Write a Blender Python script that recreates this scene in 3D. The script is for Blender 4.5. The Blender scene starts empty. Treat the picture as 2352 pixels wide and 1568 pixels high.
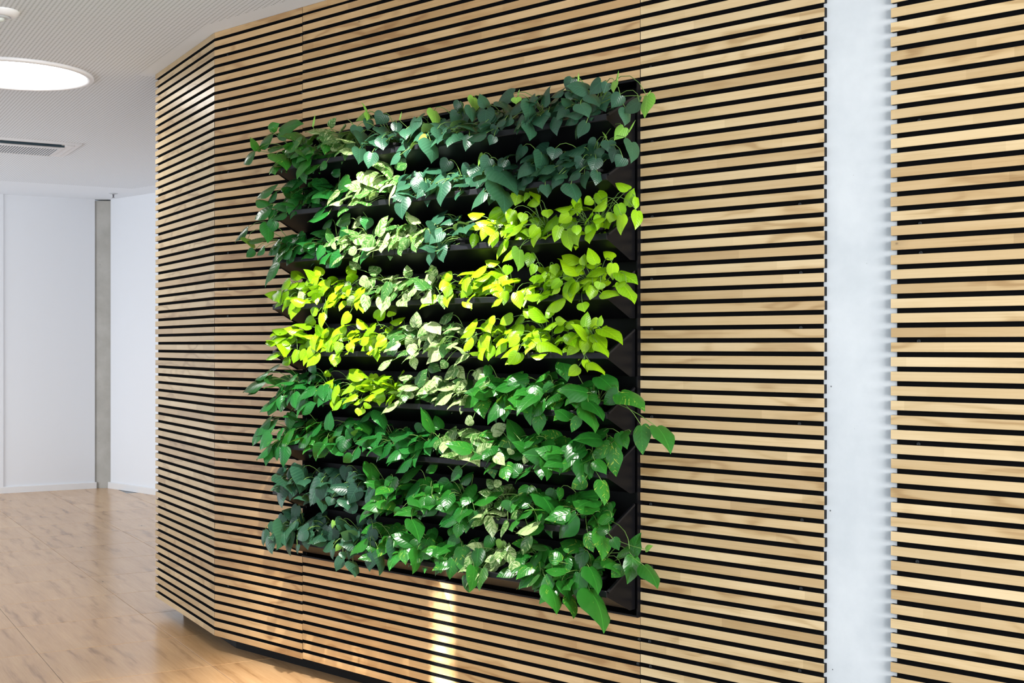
import bpy, bmesh, math, random
from mathutils import Vector, Matrix

random.seed(11)
D = bpy.data
C = bpy.context.scene.collection
PI = math.pi

# ------------------------------------------------------------------ camera, sky, lights, exposure
EYE = 1.365
cam = D.objects.new('camera', D.cameras.new('camera'))
C.objects.link(cam)
cam.location = (0, 0, EYE)
cam.rotation_euler = (PI / 2, 0, 0)
cam.data.lens = 2917.0 / 2352.0 * 36.0
cam.data.sensor_width = 36.0
cam.data.shift_y = 9.0 / 2352.0
cam.data.clip_start = 0.05
bpy.context.scene.camera = cam

world = D.worlds.new('daylight')
bpy.context.scene.world = world
world.use_nodes = True
world.node_tree.nodes['Background'].inputs[0].default_value = (0.84, 0.92, 1.0, 1)
world.node_tree.nodes['Background'].inputs[1].default_value = 1.1


def lamp(name, kind, loc, target, power, color, **kw):
    d = D.lights.new(name, kind)
    d.energy = power
    d.color = color
    for k, v in kw.items():
        setattr(d, k, v)
    o = D.objects.new(name, d)
    C.objects.link(o)
    o.location = loc
    o.rotation_euler = (Vector(target) - Vector(loc)).to_track_quat('-Z', 'Y').to_euler()
    return o


# wall frame: s runs along the slatted wall from its corner, d comes out of it towards the room
W = Vector((0.73372, -0.67945, 0))          # along the wall
N = Vector((0.67945, 0.73372, 0))           # into the wall
A = Vector((-0.50220, 0.86476, 0))          # floor and ceiling grid, away from the camera
B = Vector((0.86476, 0.50220, 0))           # floor and ceiling grid, across
CORNER = Vector((-1.32697, 5.664, 0))


def wp(s, z, d):
    return CORNER + W * s - N * d + Vector((0, 0, z))


lamp('window_daylight', 'AREA', (4.0, -2.3, 1.75), (0.6, 4.4, 1.2), 700, (1.0, 0.972, 0.935),
     shape='RECTANGLE', size=4.0, size_y=2.2)
lamp('far_window_daylight', 'AREA', (-7.2, 7.9, 0.85), (-3.4, 10.0, 0.1), 66, (0.92, 0.96, 1.0),
     shape='RECTANGLE', size=3.0, size_y=1.7, spread=math.radians(130))
lamp('plant_downlight', 'SPOT', wp(1.52, 2.72, 1.0), wp(1.42, 1.22, 0.12), 400, (1.0, 0.97, 0.90),
     spot_size=math.radians(57), spot_blend=0.5, shadow_soft_size=0.025)
lamp('added_sun_strip', 'AREA', wp(1.46, 1.62, 3.2), wp(1.46, 0.25, 0.0), 0.85, (1.0, 0.99, 0.95),  # narrow collimated lamp added to stand in for a sun strip on the lower slats
     shape='RECTANGLE', size=0.098, size_y=0.50, spread=math.radians(1.3))
lamp('floor_downlight', 'SPOT', wp(0.95, 2.72, 1.10), wp(1.0, 0.0, 0.75), 150, (1.0, 0.93, 0.82),
     spot_size=math.radians(46), spot_blend=0.7, shadow_soft_size=0.04)

vs = bpy.context.scene.view_settings
vs.view_transform = 'Standard'
vs.look = 'None'
vs.gamma = 1.0
vs.use_curve_mapping = False
vs.exposure = 0.0

# ------------------------------------------------------------------ node helpers


class NT:
    def __init__(self, name):
        self.m = D.materials.new(name)
        self.m.use_nodes = True
        self.t = self.m.node_tree
        self.b = self.t.nodes['Principled BSDF']

    def n(self, kind, props=None, **ins):
        nd = self.t.nodes.new(kind)
        for k, v in (props or {}).items():
            setattr(nd, k, v)
        for k, v in ins.items():
            key = int(k[1:]) if k[0] == 'i' and k[1:].isdigit() else k.replace('_', ' ')
            self.set(nd.inputs[key], v)
        return nd

    def set(self, sock, v):
        if isinstance(v, bpy.types.NodeSocket):
            self.t.links.new(v, sock)
        elif hasattr(v, 'outputs'):
            self.t.links.new(v.outputs[0], sock)
        else:
            if isinstance(v, tuple) and len(v) == 3 and sock.type == 'RGBA':
                v = v + (1,)
            sock.default_value = v

    def math(self, op, a, b=0.0, c=0.0, clamp=False):
        nd = self.t.nodes.new('ShaderNodeMath')
        nd.operation = op
        nd.use_clamp = clamp
        self.set(nd.inputs[0], a)
        self.set(nd.inputs[1], b)
        self.set(nd.inputs[2], c)
        return nd.outputs[0]

    def vmath(self, op, a, b=(0, 0, 0)):
        nd = self.t.nodes.new('ShaderNodeVectorMath')
        nd.operation = op
        self.set(nd.inputs[0], a)
        self.set(nd.inputs[1], b)
        return nd

    def mix(self, fac, a, b, mode='MIX'):
        nd = self.t.nodes.new('ShaderNodeMix')
        nd.data_type = 'RGBA'
        nd.blend_type = mode
        nd.clamp_factor = True
        self.set(nd.inputs[0], fac)
        self.set(nd.inputs[6], a)
        self.set(nd.inputs[7], b)
        return nd.outputs[2]

    def ramp(self, fac, stops):
        nd = self.t.nodes.new('ShaderNodeValToRGB')
        e = nd.color_ramp.elements
        while len(e) < len(stops):
            e.new(0.5)
        for el, (p, c) in zip(e, stops):
            el.position = p
            el.color = (c + (1,)) if isinstance(c, tuple) else (c, c, c, 1)
        self.set(nd.inputs[0], fac)
        return nd.outputs[0]

    def noise(self, vec, scale=1.0, detail=3.0, rough=0.55, dist=0.0):
        return self.n('ShaderNodeTexNoise', Vector=vec, Scale=scale, Detail=detail, Roughness=rough, Distortion=dist).outputs[0]

    def bump(self, h, strength=0.2, distance=0.001):
        nd = self.n('ShaderNodeBump', Strength=strength, Distance=distance, Height=h)
        self.set(self.b.inputs['Normal'], nd)

    def out(self, **kw):
        for k, v in kw.items():
            self.set(self.b.inputs[k.replace('_', ' ')], v)
        return self.m


def plain(name, col, rough=0.5, spec=0.5, **kw):
    t = NT(name)
    return t.out(Base_Color=col, Roughness=rough, Specular_IOR_Level=spec, **kw)


def wood(name, pale, mid, dark, knot, across, rough, coat=0.0, ring=11.0, streak=70.0, knots=0.55, tone=0.5, kscale=(2.2, 13.0), warpk=3.4, ringk=0.30):
    """Plank wood: grain runs along local x (slats) or local y (tiles); 'across' names the cross axis."""
    t = NT(name)
    tc = t.n('ShaderNodeTexCoord')
    oi = t.n('ShaderNodeObjectInfo')
    rnd = oi.outputs['Random']
    off = t.n('ShaderNodeCombineXYZ', X=t.math('MULTIPLY', rnd, 61.0), Y=t.math('MULTIPLY', rnd, 37.0), Z=t.math('MULTIPLY', rnd, 89.0))
    sep = t.n('ShaderNodeSeparateXYZ', Vector=tc.outputs['Object'])
    if across == 'z':
        lng, acr = sep.outputs[0], t.math('ADD', sep.outputs[2], t.math('MULTIPLY', sep.outputs[1], 0.35))
    else:
        lng, acr = sep.outputs[1], sep.outputs[0]
    base = t.n('ShaderNodeCombineXYZ', X=lng, Y=acr, Z=0.0)
    p = t.vmath('ADD', base, off).outputs[0]

    def sc(a, b):
        return t.vmath('MULTIPLY', p, (a, b, 1.0)).outputs[0]
    warp = t.noise(sc(2.6, 9.0), 1.0, 2.0)
    ringv = t.math('SINE', t.math('ADD', t.math('MULTIPLY', acr, ring * 9.0), t.math('MULTIPLY', warp, ring * warpk)))
    ringf = t.math('POWER', t.math('MULTIPLY_ADD', ringv, 0.5, 0.5), 2.5)
    amp = t.ramp(t.noise(sc(1.5, 4.0), 1.0, 1.0), [(0.42, 0.0), (0.62, 1.0)])
    fine = t.noise(sc(5.0, streak * 4.0), 1.0, 4.0, 0.7)
    broad = t.noise(sc(1.3, streak * 0.35), 1.0, 3.0)
    f = t.math('ADD', t.math('MULTIPLY', fine, 0.5), t.math('MULTIPLY', broad, 0.6))
    f = t.math('SUBTRACT', f, t.math('MULTIPLY', t.math('MULTIPLY', ringf, amp), ringk))
    col = t.ramp(f, [(0.24, dark), (0.45, mid), (0.70, pale)])
    # knots: few dark spots with a stained halo
    kd = t.n('ShaderNodeTexVoronoi', Vector=sc(*kscale), Scale=1.0)
    kr = t.math('GREATER_THAN', t.n('ShaderNodeSeparateColor', Color=kd.outputs['Color']).outputs[0], knots)
    kdn = t.math('ADD', kd.outputs['Distance'], t.math('MULTIPLY', fine, 0.10))
    halo = t.math('MULTIPLY', t.ramp(kdn, [(0.08, 1.0), (0.42, 0.0)]), kr)
    core = t.math('MULTIPLY', t.ramp(kdn, [(0.075, 1.0), (0.115, 0.0)]), kr)
    col = t.mix(t.math('MULTIPLY', halo, 0.40), col, tuple(0.55 * c for c in mid))
    col = t.mix(t.math('MULTIPLY', core, 0.85), col, knot)
    # every piece has its own tone
    tn = t.ramp(t.math('FRACT', t.math('MULTIPLY', rnd, 17.31)), [(0.0, (1 - tone * .36, 1 - tone * .46, 1 - tone * .58)), (0.55, (1.0, 1.0, 1.0)), (1.0, (1 + tone * .06, 1 + tone * .10, 1 + tone * .18))])
    col = t.mix(1.0, col, tn, 'MULTIPLY')
    # boards are finger-jointed from shorter lengths
    seg = t.n('ShaderNodeTexWhiteNoise', dict(noise_dimensions='1D'), W=t.math('FLOOR', t.math('MULTIPLY_ADD', lng, 2.3, t.math('MULTIPLY', rnd, 311.0)))).outputs[0]
    if across == 'z':
        col = t.mix(1.0, col, t.ramp(seg, [(0.0, (0.88, 0.86, 0.83)), (0.5, (1.0, 1.0, 1.0)), (1.0, (1.05, 1.06, 1.08))]), 'MULTIPLY')
    t.bump(fine, 0.12, 0.0006)
    return t.out(Base_Color=col, Roughness=rough, Specular_IOR_Level=0.45, Coat_Weight=coat, Coat_Roughness=0.22)


def leaf_material(name, c_dark, c_lite, vein, kind, rough=0.34):
    """u across the blade (0.5 at the midrib), v from stalk to tip."""
    t = NT(name)
    uv = t.n('ShaderNodeUVMap').outputs[0]
    rnd = t.n('ShaderNodeObjectInfo').outputs['Random']
    sep = t.n('ShaderNodeSeparateXYZ', Vector=uv)
    u, v = sep.outputs[0], sep.outputs[1]
    au = t.math('ABSOLUTE', t.math('SUBTRACT', u, 0.5))
    side = t.math('SUBTRACT', v, t.math('MULTIPLY', au, 0.75))     # coordinate along the side veins
    off = t.n('ShaderNodeCombineXYZ', X=t.math('MULTIPLY', rnd, 43.0), Y=t.math('MULTIPLY', rnd, 71.0), Z=t.math('MULTIPLY', rnd, 29.0))
    sgn = t.math('SIGN', t.math('SUBTRACT', u, 0.5))
    vv = t.n('ShaderNodeCombineXYZ', X=t.math('MULTIPLY', au, 3.0), Y=t.math('MULTIPLY', side, 16.0), Z=sgn)
    pv = t.vmath('ADD', vv, off).outputs[0]
    mott = t.noise(pv, 1.0, 3.0, 0.6)
    soft = t.noise(t.vmath('ADD', uv, off).outputs[0], 3.0, 2.0)
    fr = t.math('FRACT', t.math('MULTIPLY', rnd, 9.7))
    base = t.mix(t.math('ADD', t.math('MULTIPLY', fr, 0.75), t.math('MULTIPLY', soft, 0.3)), c_dark, c_lite)
    if kind == 'marble':
        m = t.ramp(t.math('ADD', mott, t.math('MULTIPLY', t.math('SUBTRACT', fr, 0.5), 0.26)), [(0.49, 0.0), (0.55, 1.0)])
        base = t.mix(m, base, vein)
    elif kind == 'golden':
        m = t.ramp(t.math('ADD', mott, t.math('MULTIPLY', t.math('SUBTRACT', fr, 0.75), 0.20)), [(0.64, 0.0), (0.69, 1.0)])
        base = t.mix(m, base, vein)
    else:
        wv = t.math('SINE', t.math('MULTIPLY', side, 46.0))
        base = t.mix(t.math('MULTIPLY', t.math('POWER', t.math('MULTIPLY_ADD', wv, 0.5, 0.5), 8.0), 0.22), base, vein)
    rib = t.ramp(au, [(0.006, 1.0), (0.024, 0.0)])
    base = t.mix(t.math('MULTIPLY', rib, 0.45), base, tuple(1.5 * c for c in c_lite))
    wv2 = t.math('SINE', t.math('MULTIPLY', side, 40.0))
    t.bump(t.math('ADD', t.math('MULTIPLY', wv2, 0.5), t.math('MULTIPLY', rib, -1.5)), 0.20, 0.0012)
    t.out(Base_Color=base, Roughness=rough, Specular_IOR_Level=0.5)
    tr = t.n('ShaderNodeBsdfTranslucent', Color=t.mix(0.35, base, (0.45, 0.75, 0.05)))
    ms = t.n('ShaderNodeMixShader', i0=0.16, i1=t.b.outputs[0], i2=tr)
    t.set(t.t.nodes['Material Output'].inputs[0], ms)
    return t.m


# ------------------------------------------------------------------ materials
M = {}
M['oak'] = wood('light_oak', (0.74, 0.565, 0.325), (0.66, 0.480, 0.252), (0.49, 0.325, 0.150), (0.10, 0.05, 0.025), 'z', 0.34, ring=9.0, streak=55.0, knots=0.91, kscale=(9.0, 17.0), tone=0.62)
M['oak_warm'] = wood('warm_oak', (0.68, 0.455, 0.230), (0.59, 0.378, 0.175), (0.44, 0.252, 0.105), (0.09, 0.045, 0.022), 'z', 0.34, ring=9.0, streak=55.0, knots=0.91, kscale=(9.0, 17.0), tone=0.55)
M['floor_wood'] = wood('floor_wood', (0.70, 0.440, 0.225), (0.59, 0.350, 0.168), (0.36, 0.195, 0.085), (0.10, 0.05, 0.025), 'x', 0.23, ring=6.5, streak=22.0, knots=0.90, tone=0.14, kscale=(4.0, 9.0), warpk=1.7, ringk=0.21)
M['screed'] = plain('grey_subfloor', (0.36, 0.37, 0.38), 0.6, 0.3)
M['felt'] = plain('black_felt', (0.004, 0.004, 0.0045), 0.95, 0.08)
M['core'] = plain('black_core', (0.007, 0.0075, 0.009), 0.65, 0.2)
M['screw'] = plain('dark_screw', (0.035, 0.04, 0.045), 0.45, 0.5, Metallic=0.4)
M['plinth'] = plain('black_plinth', (0.004, 0.0045, 0.0055), 0.6, 0.2)
M['plastic'] = plain('black_plastic', (0.004, 0.004, 0.005), 0.36, 0.18)
M['lip'] = plain('black_tray_edge', (0.006, 0.0065, 0.009), 0.42, 0.35)
M['dark'] = plain('matte_black', (0.004, 0.004, 0.004), 0.8, 0.1)  # even black for the core behind the slatted panels
M['pot'] = plain('dark_pot', (0.006, 0.006, 0.007), 0.5, 0.3)
M['soil'] = plain('soil', (0.02, 0.014, 0.009), 0.95, 0.1)
M['white_trim'] = plain('white_trim', (0.80, 0.80, 0.81), 0.45, 0.4)
M['white_metal'] = plain('white_enamel', (0.82, 0.82, 0.84), 0.35, 0.5)
M['grey_plastic'] = plain('grey_plastic', (0.55, 0.58, 0.62), 0.4, 0.5)
M['filter'] = plain('grey_filter', (0.22, 0.24, 0.28), 0.7, 0.2)
M['lens'] = plain('sensor_lens', (0.62, 0.66, 0.62), 0.25, 0.5)
M['steel'] = plain('sprinkler_steel', (0.20, 0.20, 0.22), 0.4, 0.5, Metallic=0.7)
M['slot'] = plain('vent_slot', (0.05, 0.085, 0.11), 0.6, 0.3)
M['stem'] = plain('green_stem', (0.13, 0.25, 0.05), 0.45, 0.4)
M['tag'] = plain('white_tag', (0.75, 0.77, 0.8), 0.5, 0.3)

t = NT('glowing_diffuser')
M['glow'] = t.out(Base_Color=(0.9, 0.9, 0.9), Emission_Color=(1.0, 0.99, 0.97), Emission_Strength=12.0)

t = NT('white_plaster')
n1 = t.noise(t.n('ShaderNodeTexCoord').outputs['Object'], 90.0, 4.0)
t.bump(n1, 0.05, 0.001)
M['plaster'] = t.out(Base_Color=(0.82, 0.845, 0.89), Roughness=0.75, Specular_IOR_Level=0.2)


def concrete(name, c1, c2, holes):
    t = NT(name)
    co = t.n('ShaderNodeTexCoord').outputs['Object']
    big = t.noise(co, 5.0, 5.0, 0.6)
    col = t.mix(t.ramp(big, [(0.30, 1.0), (0.62, 0.0)]), c1, c2)
    strk = t.noise(t.vmath('MULTIPLY', co, (30.0, 30.0, 2.0)).outputs[0], 1.0, 3.0)
    col = t.mix(t.math('MULTIPLY', strk, 0.18), col, c2)
    vo = t.n('ShaderNodeTexVoronoi', Vector=co, Scale=holes)
    keep = t.math('GREATER_THAN', t.n('ShaderNodeSeparateColor', Color=vo.outputs['Color']).outputs[0], 0.62)
    rad = t.math('MULTIPLY', t.n('ShaderNodeSeparateColor', Color=vo.outputs['Color']).outputs[1], 0.085)
    h = t.math('MULTIPLY', keep, t.math('LESS_THAN', vo.outputs['Distance'], rad))
    col = t.mix(t.math('MULTIPLY', h, 0.85), col, (0.06, 0.07, 0.08))
    t.bump(t.math('SUBTRACT', big, h), 0.15, 0.002)
    return t.out(Base_Color=col, Roughness=0.7, Specular_IOR_Level=0.25)


M['concrete'] = concrete('pale_concrete', (0.70, 0.735, 0.765), (0.60, 0.64, 0.675), 34.0)
M['grey_concrete'] = concrete('grey_concrete', (0.50, 0.49, 0.46), (0.40, 0.39, 0.36), 16.0)

# perforated plasterboard: rows of small holes follow the room's grid, a smooth border runs round the slatted block
t = NT('perforated_ceiling')
sep = t.n('ShaderNodeSeparateXYZ', Vector=t.n('ShaderNodeTexCoord').outputs['Object'])
X, Y = sep.outputs[0], sep.outputs[1]


def lin(v, k=1.0):
    return t.math('ADD', t.math('MULTIPLY', X, v.x * k), t.math('MULTIPLY', Y, v.y * k))


PITCH = 0.0185
fa = t.math('SUBTRACT', t.math('FRACT', lin(A, 1 / PITCH)), 0.5)
fb = t.math('SUBTRACT', t.math('FRACT', lin(B, 1 / PITCH)), 0.5)
r2 = t.math('ADD', t.math('MULTIPLY', fa, fa), t.math('MULTIPLY', fb, fb))
hole = t.math('LESS_THAN', r2, 0.060)
blk = t.math('MULTIPLY', t.math('MULTIPLY', t.math('GREATER_THAN', lin(N), 3.254 - 0.098), t.math('GREATER_THAN', lin(B), 1.697 - 0.063)), t.math('LESS_THAN', lin(A), 5.564 + 1.08))
far = t.math('GREATER_THAN', lin(A), 12.49 - 1.0)
far2 = t.math('GREATER_THAN', lin(N), 6.305 - 0.30)
free = t.math('SUBTRACT', 1.0, t.math('MAXIMUM', t.math('MAXIMUM', blk, far), far2))
hole = t.math('MULTIPLY', hole, free)
ccol = t.mix(hole, (0.86, 0.905, 0.965), (0.44, 0.47, 0.50))
M['ceiling'] = t.out(Base_Color=ccol, Roughness=0.8, Specular_IOR_Level=0.15)

LEAFMAT = {
    'G': leaf_material('golden_pothos_leaf', (0.007, 0.085, 0.011), (0.032, 0.215, 0.022), (0.45, 0.58, 0.07), 'golden', 0.27),
    'D': leaf_material('green_pothos_leaf', (0.005, 0.072, 0.014), (0.020, 0.180, 0.028), (0.06, 0.26, 0.06), 'plain', 0.27),
    'M': leaf_material('marbled_leaf', (0.020, 0.110, 0.022), (0.110, 0.240, 0.045), (0.42, 0.53, 0.24), 'marble', 0.28),
    'P': leaf_material('heart_leaf', (0.010, 0.048, 0.029), (0.030, 0.108, 0.057), (0.075, 0.180, 0.105), 'plain', 0.31),
    'L': leaf_material('lime_leaf', (0.130, 0.370, 0.004), (0.330, 0.580, 0.006), (0.46, 0.66, 0.04), 'plain', 0.30),
    'N': leaf_material('young_leaf', (0.130, 0.360, 0.030), (0.260, 0.500, 0.080), (0.35, 0.55, 0.12), 'plain'),
    'S': None,
    'Y': leaf_material('yellowed_leaf', (0.520, 0.330, 0.020), (0.640, 0.440, 0.030), (0.45, 0.40, 0.05), 'plain'),
}

LEAFMAT['S'] = LEAFMAT['N']

# ------------------------------------------------------------------ mesh helpers


def mesh_obj(name, me, parent=None, mat=None):
    o = D.objects.new(name, me)
    C.objects.link(o)
    if mat is not None:
        me.materials.append(mat)
    if parent is not None:
        o.parent = parent
    return o


def from_bm(name, bm, mat=None, parent=None, smooth=False):
    bmesh.ops.recalc_face_normals(bm, faces=bm.faces)
    me = D.meshes.new(name)
    bm.to_mesh(me)
    bm.free()
    if smooth:
        for p in me.polygons:
            p.use_smooth = True
    return mesh_obj(name, me, parent, mat)


def box(bm, lo, hi, fr=None):
    """Axis box; fr maps local (x,y,z) to a world point."""
    fr = fr or (lambda x, y, z: Vector((x, y, z)))
    v = [bm.verts.new(fr(x, y, z)) for z in (lo[2], hi[2]) for y in (lo[1], hi[1]) for x in (lo[0], hi[0])]
    for q in ((0, 2, 3, 1), (4, 5, 7, 6), (0, 1, 5, 4), (2, 6, 7, 3), (0, 4, 6, 2), (1, 3, 7, 5)):
        bm.faces.new([v[i] for i in q])


def prism(bm, pts, a, b, fr):
    """Polygon pts [(p,q)...] swept from a to b; fr(t,p,q) maps to world."""
    r0 = [bm.verts.new(fr(a, p, q)) for p, q in pts]
    r1 = [bm.verts.new(fr(b, p, q)) for p, q in pts]
    k = len(pts)
    for i in range(k):
        bm.faces.new((r0[i], r0[(i + 1) % k], r1[(i + 1) % k], r1[i]))
    bm.faces.new(r0[::-1])
    bm.faces.new(r1)


def lathe(bm, prof, seg, at=(0, 0, 0), cap=True):
    """prof [(r,z)...] round a vertical axis."""
    at = Vector(at)
    rings = []
    for r, z in prof:
        if r < 1e-6:
            rings.append([bm.verts.new(at + Vector((0, 0, z)))])
        else:
            rings.append([bm.verts.new(at + Vector((r * math.cos(2 * PI * i / seg), r * math.sin(2 * PI * i / seg), z))) for i in range(seg)])
    for a, b in zip(rings, rings[1:]):
        for i in range(seg):
            j = (i + 1) % seg
            if len(a) == 1 and len(b) == 1:
                continue
            if len(a) == 1:
                bm.faces.new((a[0], b[i], b[j]))
            elif len(b) == 1:
                bm.faces.new((a[i], a[j], b[0]))
            else:
                bm.faces.new((a[i], a[j], b[j], b[i]))
    if cap:
        for r in (rings[0], rings[-1]):
            if len(r) > 2:
                bm.faces.new(r)


def tag(o, label, cat, group=None, kind=None):
    o['label'] = label
    if cat:
        o['category'] = cat
    if group:
        o['group'] = group
    if kind:
        o['kind'] = kind
    return o


def structure(o, label):
    o['kind'] = 'structure'
    o['label'] = label
    return o


def empty(name, loc):
    o = D.objects.new(name, None)
    C.objects.link(o)
    o.location = loc
    o.empty_display_size = 0.05
    return o


# ------------------------------------------------------------------ room shell
CEIL = 2.76
TOP_N = 3.25419        # distance of the slatted wall along N
SIDE_B = CORNER.dot(B)  # distance of the angled panel along B
BACK_A = 12.49
BACK_N = 6.305


def solve(v1, c1, v2, c2):
    det = v1.x * v2.y - v1.y * v2.x
    return Vector(((c1 * v2.y - v1.y * c2) / det, (v1.x * c2 - c1 * v2.x) / det, 0))


def floor_frame(o=Vector((0, 0, 0))):
    return lambda x, y, z: o + B * x + A * y + Vector((0, 0, z))


bm = bmesh.new()
box(bm, (-4.0, -3.2, -0.05), (9.0, 13.2, -0.0035), floor_frame())
floor = structure(from_bm('floor', bm, M['screed']), 'wood-look tiled floor of square laminate tiles')
TILE = 0.6
tm = []
for var in range(1):
    bm = bmesh.new()
    h = TILE / 2 - 0.0011
    g = 0.0012
    lo = [bm.verts.new((x, y, -0.0035)) for x, y in ((-h, -h), (h, -h), (h, h), (-h, h))]
    mi = [bm.verts.new((x, y, -g)) for x, y in ((-h, -h), (h, -h), (h, h), (-h, h))]
    hi = [bm.verts.new((x, y, 0.0)) for x, y in ((-h + g, -h + g), (h - g, -h + g), (h - g, h - g), (-h + g, h - g))]
    for r0, r1 in ((lo, mi), (mi, hi)):
        for i in range(4):
            j = (i + 1) % 4
            bm.faces.new((r0[i], r0[j], r1[j], r1[i]))
    bm.faces.new(hi)
    me = D.meshes.new('tile')
    bm.to_mesh(me)
    bm.free()
    me.materials.append(M['floor_wood'])
    tm.append(me)
rotz = math.atan2(B.y, B.x)
for i in range(-9, 9):
    for j in range(-2, 12):
        c = B * (1.612 + TILE * (i + 0.5)) + A * (5.925 + TILE * (j + 0.5) - 0.6)
        if c.y < 3.3 or c.x > 2.2 or c.x < -0.46 * c.y - 1.0:
            continue
        if c.dot(N) > TOP_N + 0.55 and c.dot(B) > SIDE_B + 0.45 and c.dot(A) < CORNER.dot(A) + 0.5:
            continue
        if c.dot(A) > BACK_A - 0.1 or c.dot(N) > BACK_N + 0.2:
            continue
        o = mesh_obj('tile', tm[0], floor)
        o.location = c
        o.rotation_euler = (0, 0, rotz)

bm = bmesh.new()
box(bm, (-4.0, -3.2, CEIL), (9.0, 13.2, CEIL + 0.2), floor_frame())
ceiling = structure(from_bm('ceiling', bm, M['ceiling']), 'white perforated plasterboard ceiling with smooth border')

# back walls and the corner column
P1 = Vector((-3.987, 12.14, 0))     # left wall ends at the column
P2 = Vector((-3.837, 12.14, 0))     # right wall starts at the column


def wall_box(bm, p, q, thick, z0, z1, out):
    """Slab from p to q, its face on the line p-q, thickness going along out."""
    a, b = p + out * thick, q + out * thick
    vs_ = [bm.verts.new(v + Vector((0, 0, z))) for z in (z0, z1) for v in (p, q, b, a)]
    for f in ((0, 1, 2, 3), (7, 6, 5, 4), (0, 4, 5, 1), (1, 5, 6, 2), (2, 6, 7, 3), (3, 7, 4, 0)):
        bm.faces.new([vs_[i] for i in f])


pl = P1 - B * 0.825
bm = bmesh.new()
wall_box(bm, P1, pl, 0.15, 0, CEIL, A)
wb = structure(from_bm('wall_back', bm, M['plaster']), 'white back wall left of the concrete corner column')
bm = bmesh.new()
q0 = P1 - B * 0.823 - A * 0.012
wall_box(bm, q0, q0 - B * 4.0, 0.15, 0, CEIL, A)
structure(from_bm('wall_back_left', bm, M['plaster']), 'white back wall at the far left, slightly proud')
bm = bmesh.new()
wall_box(bm, P2, P2 + W * 7.0, 0.15, 0, CEIL, N)
structure(from_bm('wall_back_right', bm, M['plaster']), 'white wall running behind the slatted block')
bm = bmesh.new()
box(bm, (-3.995, 12.155, 0), (-3.83, 12.40, CEIL - 0.012))
structure(from_bm('column', bm, M['grey_concrete']), 'grey exposed concrete column in the far corner')
for nm, p, q, dr, lab in (('baseboard_left', P1 + B * 0.012, P1 - B * 4.8, -A, 'white baseboard under the left back wall'),
                          ('baseboard_right', P2 - W * 0.022, P2 + W * 7.0, -N, 'white baseboard under the right back wall')):
    bm = bmesh.new()
    fr_dir = (q - p).normalized()
    ln = (q - p).length
    prism(bm, [(0, 0), (0.016, 0), (0.016, 0.054), (0.012, 0.060), (0, 0.060)], 0, ln,
          lambda t_, a_, b_, p=p, fr_dir=fr_dir, dr=dr: p + fr_dir * t_ + dr * a_ + Vector((0, 0, b_)))
    structure(from_bm(nm, bm, M['white_trim']), lab)

# ------------------------------------------------------------------ slatted walls
ROWS = 68
STEP = 0.039738
SLAT = 0.0259
THICK = 0.0145


def slat_mesh(ln, name='slat', cut0=0.0, cut1=0.0, mat='oak'):
    c = 0.0011
    prof = [(0, c), (c, 0), (THICK, 0), (THICK, SLAT), (c, SLAT), (0, SLAT - c)]   # (depth, height)
    bm = bmesh.new()
    r0 = [bm.verts.new((-ln / 2 + cut0 * p, p, q)) for p, q in prof]
    r1 = [bm.verts.new((ln / 2 - cut1 * p, p, q)) for p, q in prof]
    for i in range(6):
        j = (i + 1) % 6
        f = bm.faces.new((r0[i], r0[j], r1[j], r1[i]))
        f.material_index = 1 if i in (1, 2, 3) else 0       # black core behind the oak face
    for cap in (r0[::-1], r1):
        bm.faces.new(cap).material_index = 1
    bmesh.ops.recalc_face_normals(bm, faces=bm.faces)
    me = D.meshes.new(name)
    bm.to_mesh(me)
    bm.free()
    me.materials.append(M[mat])
    me.materials.append(M['core'])
    return me


screw_bm = bmesh.new()
lathe(screw_bm, [(0.0, 0.0016), (0.0022, 0.0016), (0.0030, 0.0030), (0.0050, 0.0026), (0.0054, 0.0)], 12)
screw_me = D.meshes.new('screw')
bmesh.ops.recalc_face_normals(screw_bm, faces=screw_bm.faces)
screw_bm.to_mesh(screw_me)
screw_bm.free()
screw_me.materials.append(M['screw'])


def slat_section(parent, origin, direction, s0, s1, rows, dz=0.0, cut0=0.0, cut1=0.0, mat='oak'):
    me = slat_mesh(s1 - s0, 'slat', cut0, cut1, mat)
    rz = math.atan2(direction.y, direction.x)
    mid = origin + direction * (s0 + s1) / 2
    inward = Vector((-direction.y, direction.x, 0))
    for r in rows:
        z = CEIL - 0.0003 - STEP * r - SLAT + dz
        o = mesh_obj('slat', me, parent)
        o.location = mid + inward * random.uniform(-0.0004, 0.0005) + Vector((random.uniform(-.0006, .0006), 0, z if r else min(z, CEIL - SLAT - 0.0005)))
        o.rotation_euler = (0, 0, rz)


def screws(parent, s_list, rows, dz=0.0):
    for s in s_list:
        for r in rows:
            o = mesh_obj('screw', screw_me, parent)
            o.location = wp(s + random.uniform(-.006, .006), CEIL - STEP * r - SLAT - (STEP - SLAT) / 2 + dz, -THICK)
            o.rotation_euler = (-N).to_track_quat('Z', 'Y').to_euler()


def wall_fr(x, y, z):
    return CORNER + W * x + N * y + Vector((0, 0, z))


BOT = CEIL - STEP * 67 - SLAT
S1, S2, S3, S4, S5 = 0.6322, 2.3670, 3.0197, 3.2212, 5.3
LEN_L = 1.015


def felt(name, lab, boxes):
    bm = bmesh.new()
    for lo, hi in boxes:
        box(bm, lo, hi, wall_fr)
    return structure(from_bm(name, bm, M['felt']), lab)


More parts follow.
